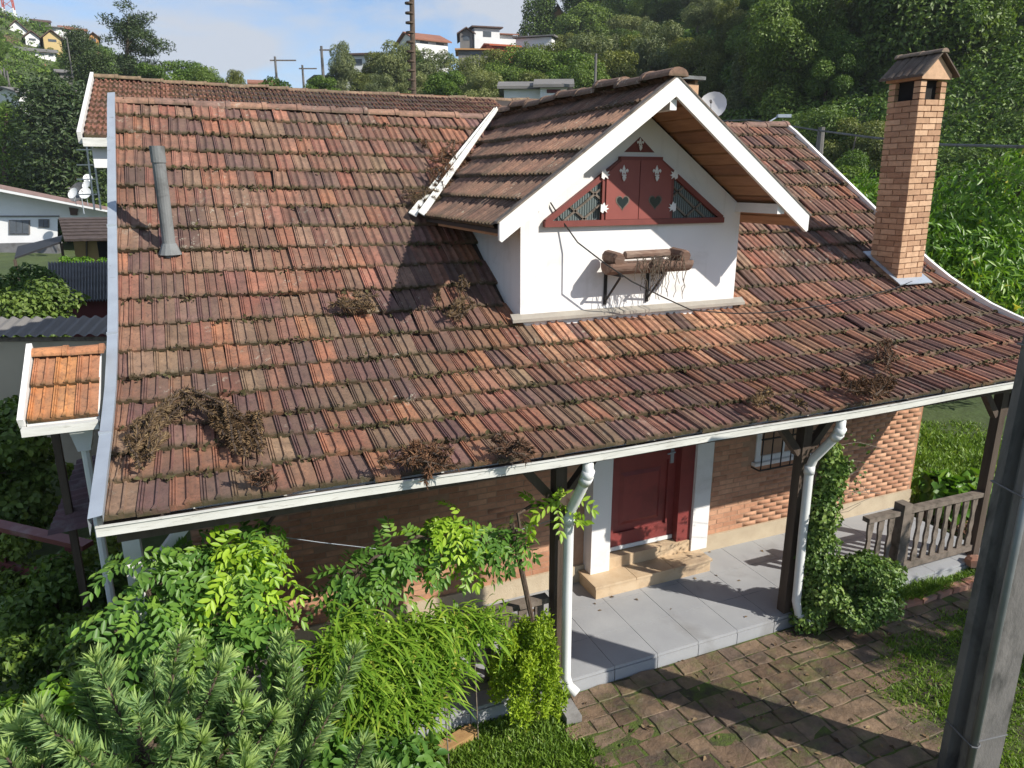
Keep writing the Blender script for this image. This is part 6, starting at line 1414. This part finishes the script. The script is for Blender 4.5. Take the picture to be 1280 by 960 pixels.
# left bushes
def at_y(u, v, y): p = onY(u, v, y); return (p[0], p[1], p[2])
bush('broadleaf_bush', 'bright leafy bush at the left margin behind the araucaria', 'bush', (-1.05, 4.2, .75), (.62, .5, .7), 5200, .085, .045, L_bright, g, 24, .4, .5)
bush('broadleaf_bush', 'fresh green bush at the lower left corner', 'bush', (-1.0, 3.5, .55), (.5, .45, .6), 4200, .085, .045, L_bright, g, 20, .42, .5)
bush('dark_bush', 'dark bush below the maroon railing', 'bush', (-1.35, 5.6, .45), (.8, .45, .62), 6500, .06, .035, L_mid, g, 24, .4)
bush('dark_bush', 'dark leafy bush between the railing and the left wisteria', 'bush', (-.75, 5.05, .85), (.35, .3, .55), 3600, .075, .04, L_dark, g, 16, .45)
bush('dark_bush', 'shaded leafy undergrowth beneath the araucaria', 'bush', (.35, 3.9, .35), (.9, .5, .5), 6000, .085, .045, L_wist, g, 24, .42)
bush('dark_bush', 'leafy undergrowth at the bottom left beneath the spiky branches', 'bush', (-.1, 3.05, .2), (.8, .4, .4), 4500, .085, .045, L_bright, g, 20, .42)
# tree that shades the path from the right, outside the picture
st_ = thing('garden_tree', 'small garden tree right of the concrete pole shading the lawn bed', 'tree', (9.7, .9, -.17))
lob = clumps(g, (9.4, .9, 3.0), (1.3, 1.2, .9), 16, .38, .95); mb = MB(); limbs(mb, g, (9.7, .9, -.2), (9.4, .9, 3.3), .09, lob, 10); mb.build('trunk', M_bark, st_)
leaves('crown', L_mid, crown_pts(g, lob, 1500, .8, .3, .5), .16, .08, g, st_)

# fallen leaves on the veranda floor and the path
g = np.random.default_rng(71); nL = 125
fx = np.concatenate([g.uniform(2.6, 6.5, 15), g.uniform(2.6, 6.5, 110)]); fy = np.concatenate([g.uniform(4.8, 6.1, 15), g.uniform(2.9, 4.7, 110)]); fz = np.concatenate([np.full(15, .006), np.full(110, -.118)])
kind(leaves('fallen_leaves', M_dead, (np.stack([fx, fy, fz], 1), g.normal(size=(nL, 3))*(1, 1, .08), unit(g.normal(size=(nL, 3))*.25+(0, 0, 1)), g.random(nL)), .05, .026, g), 'stuff')

# thin haze over the whole valley
hz = MB().box((-1650, -1650, -3), (1650, 1650, 96)).build('haze', None, None); kind(hz, 'stuff')
m = bpy.data.materials.new('haze_air'); m.use_nodes = True; n = m.node_tree; n.nodes.clear(); out = n.nodes.new('ShaderNodeOutputMaterial'); pv = n.nodes.new('ShaderNodeVolumePrincipled')
pv.inputs['Color'].default_value = (.82, .88, .96, 1); pv.inputs['Density'].default_value = .0004; pv.inputs['Anisotropy'].default_value = .2; n.links.new(pv.outputs[0], out.inputs['Volume']); hz.data.materials.append(m)
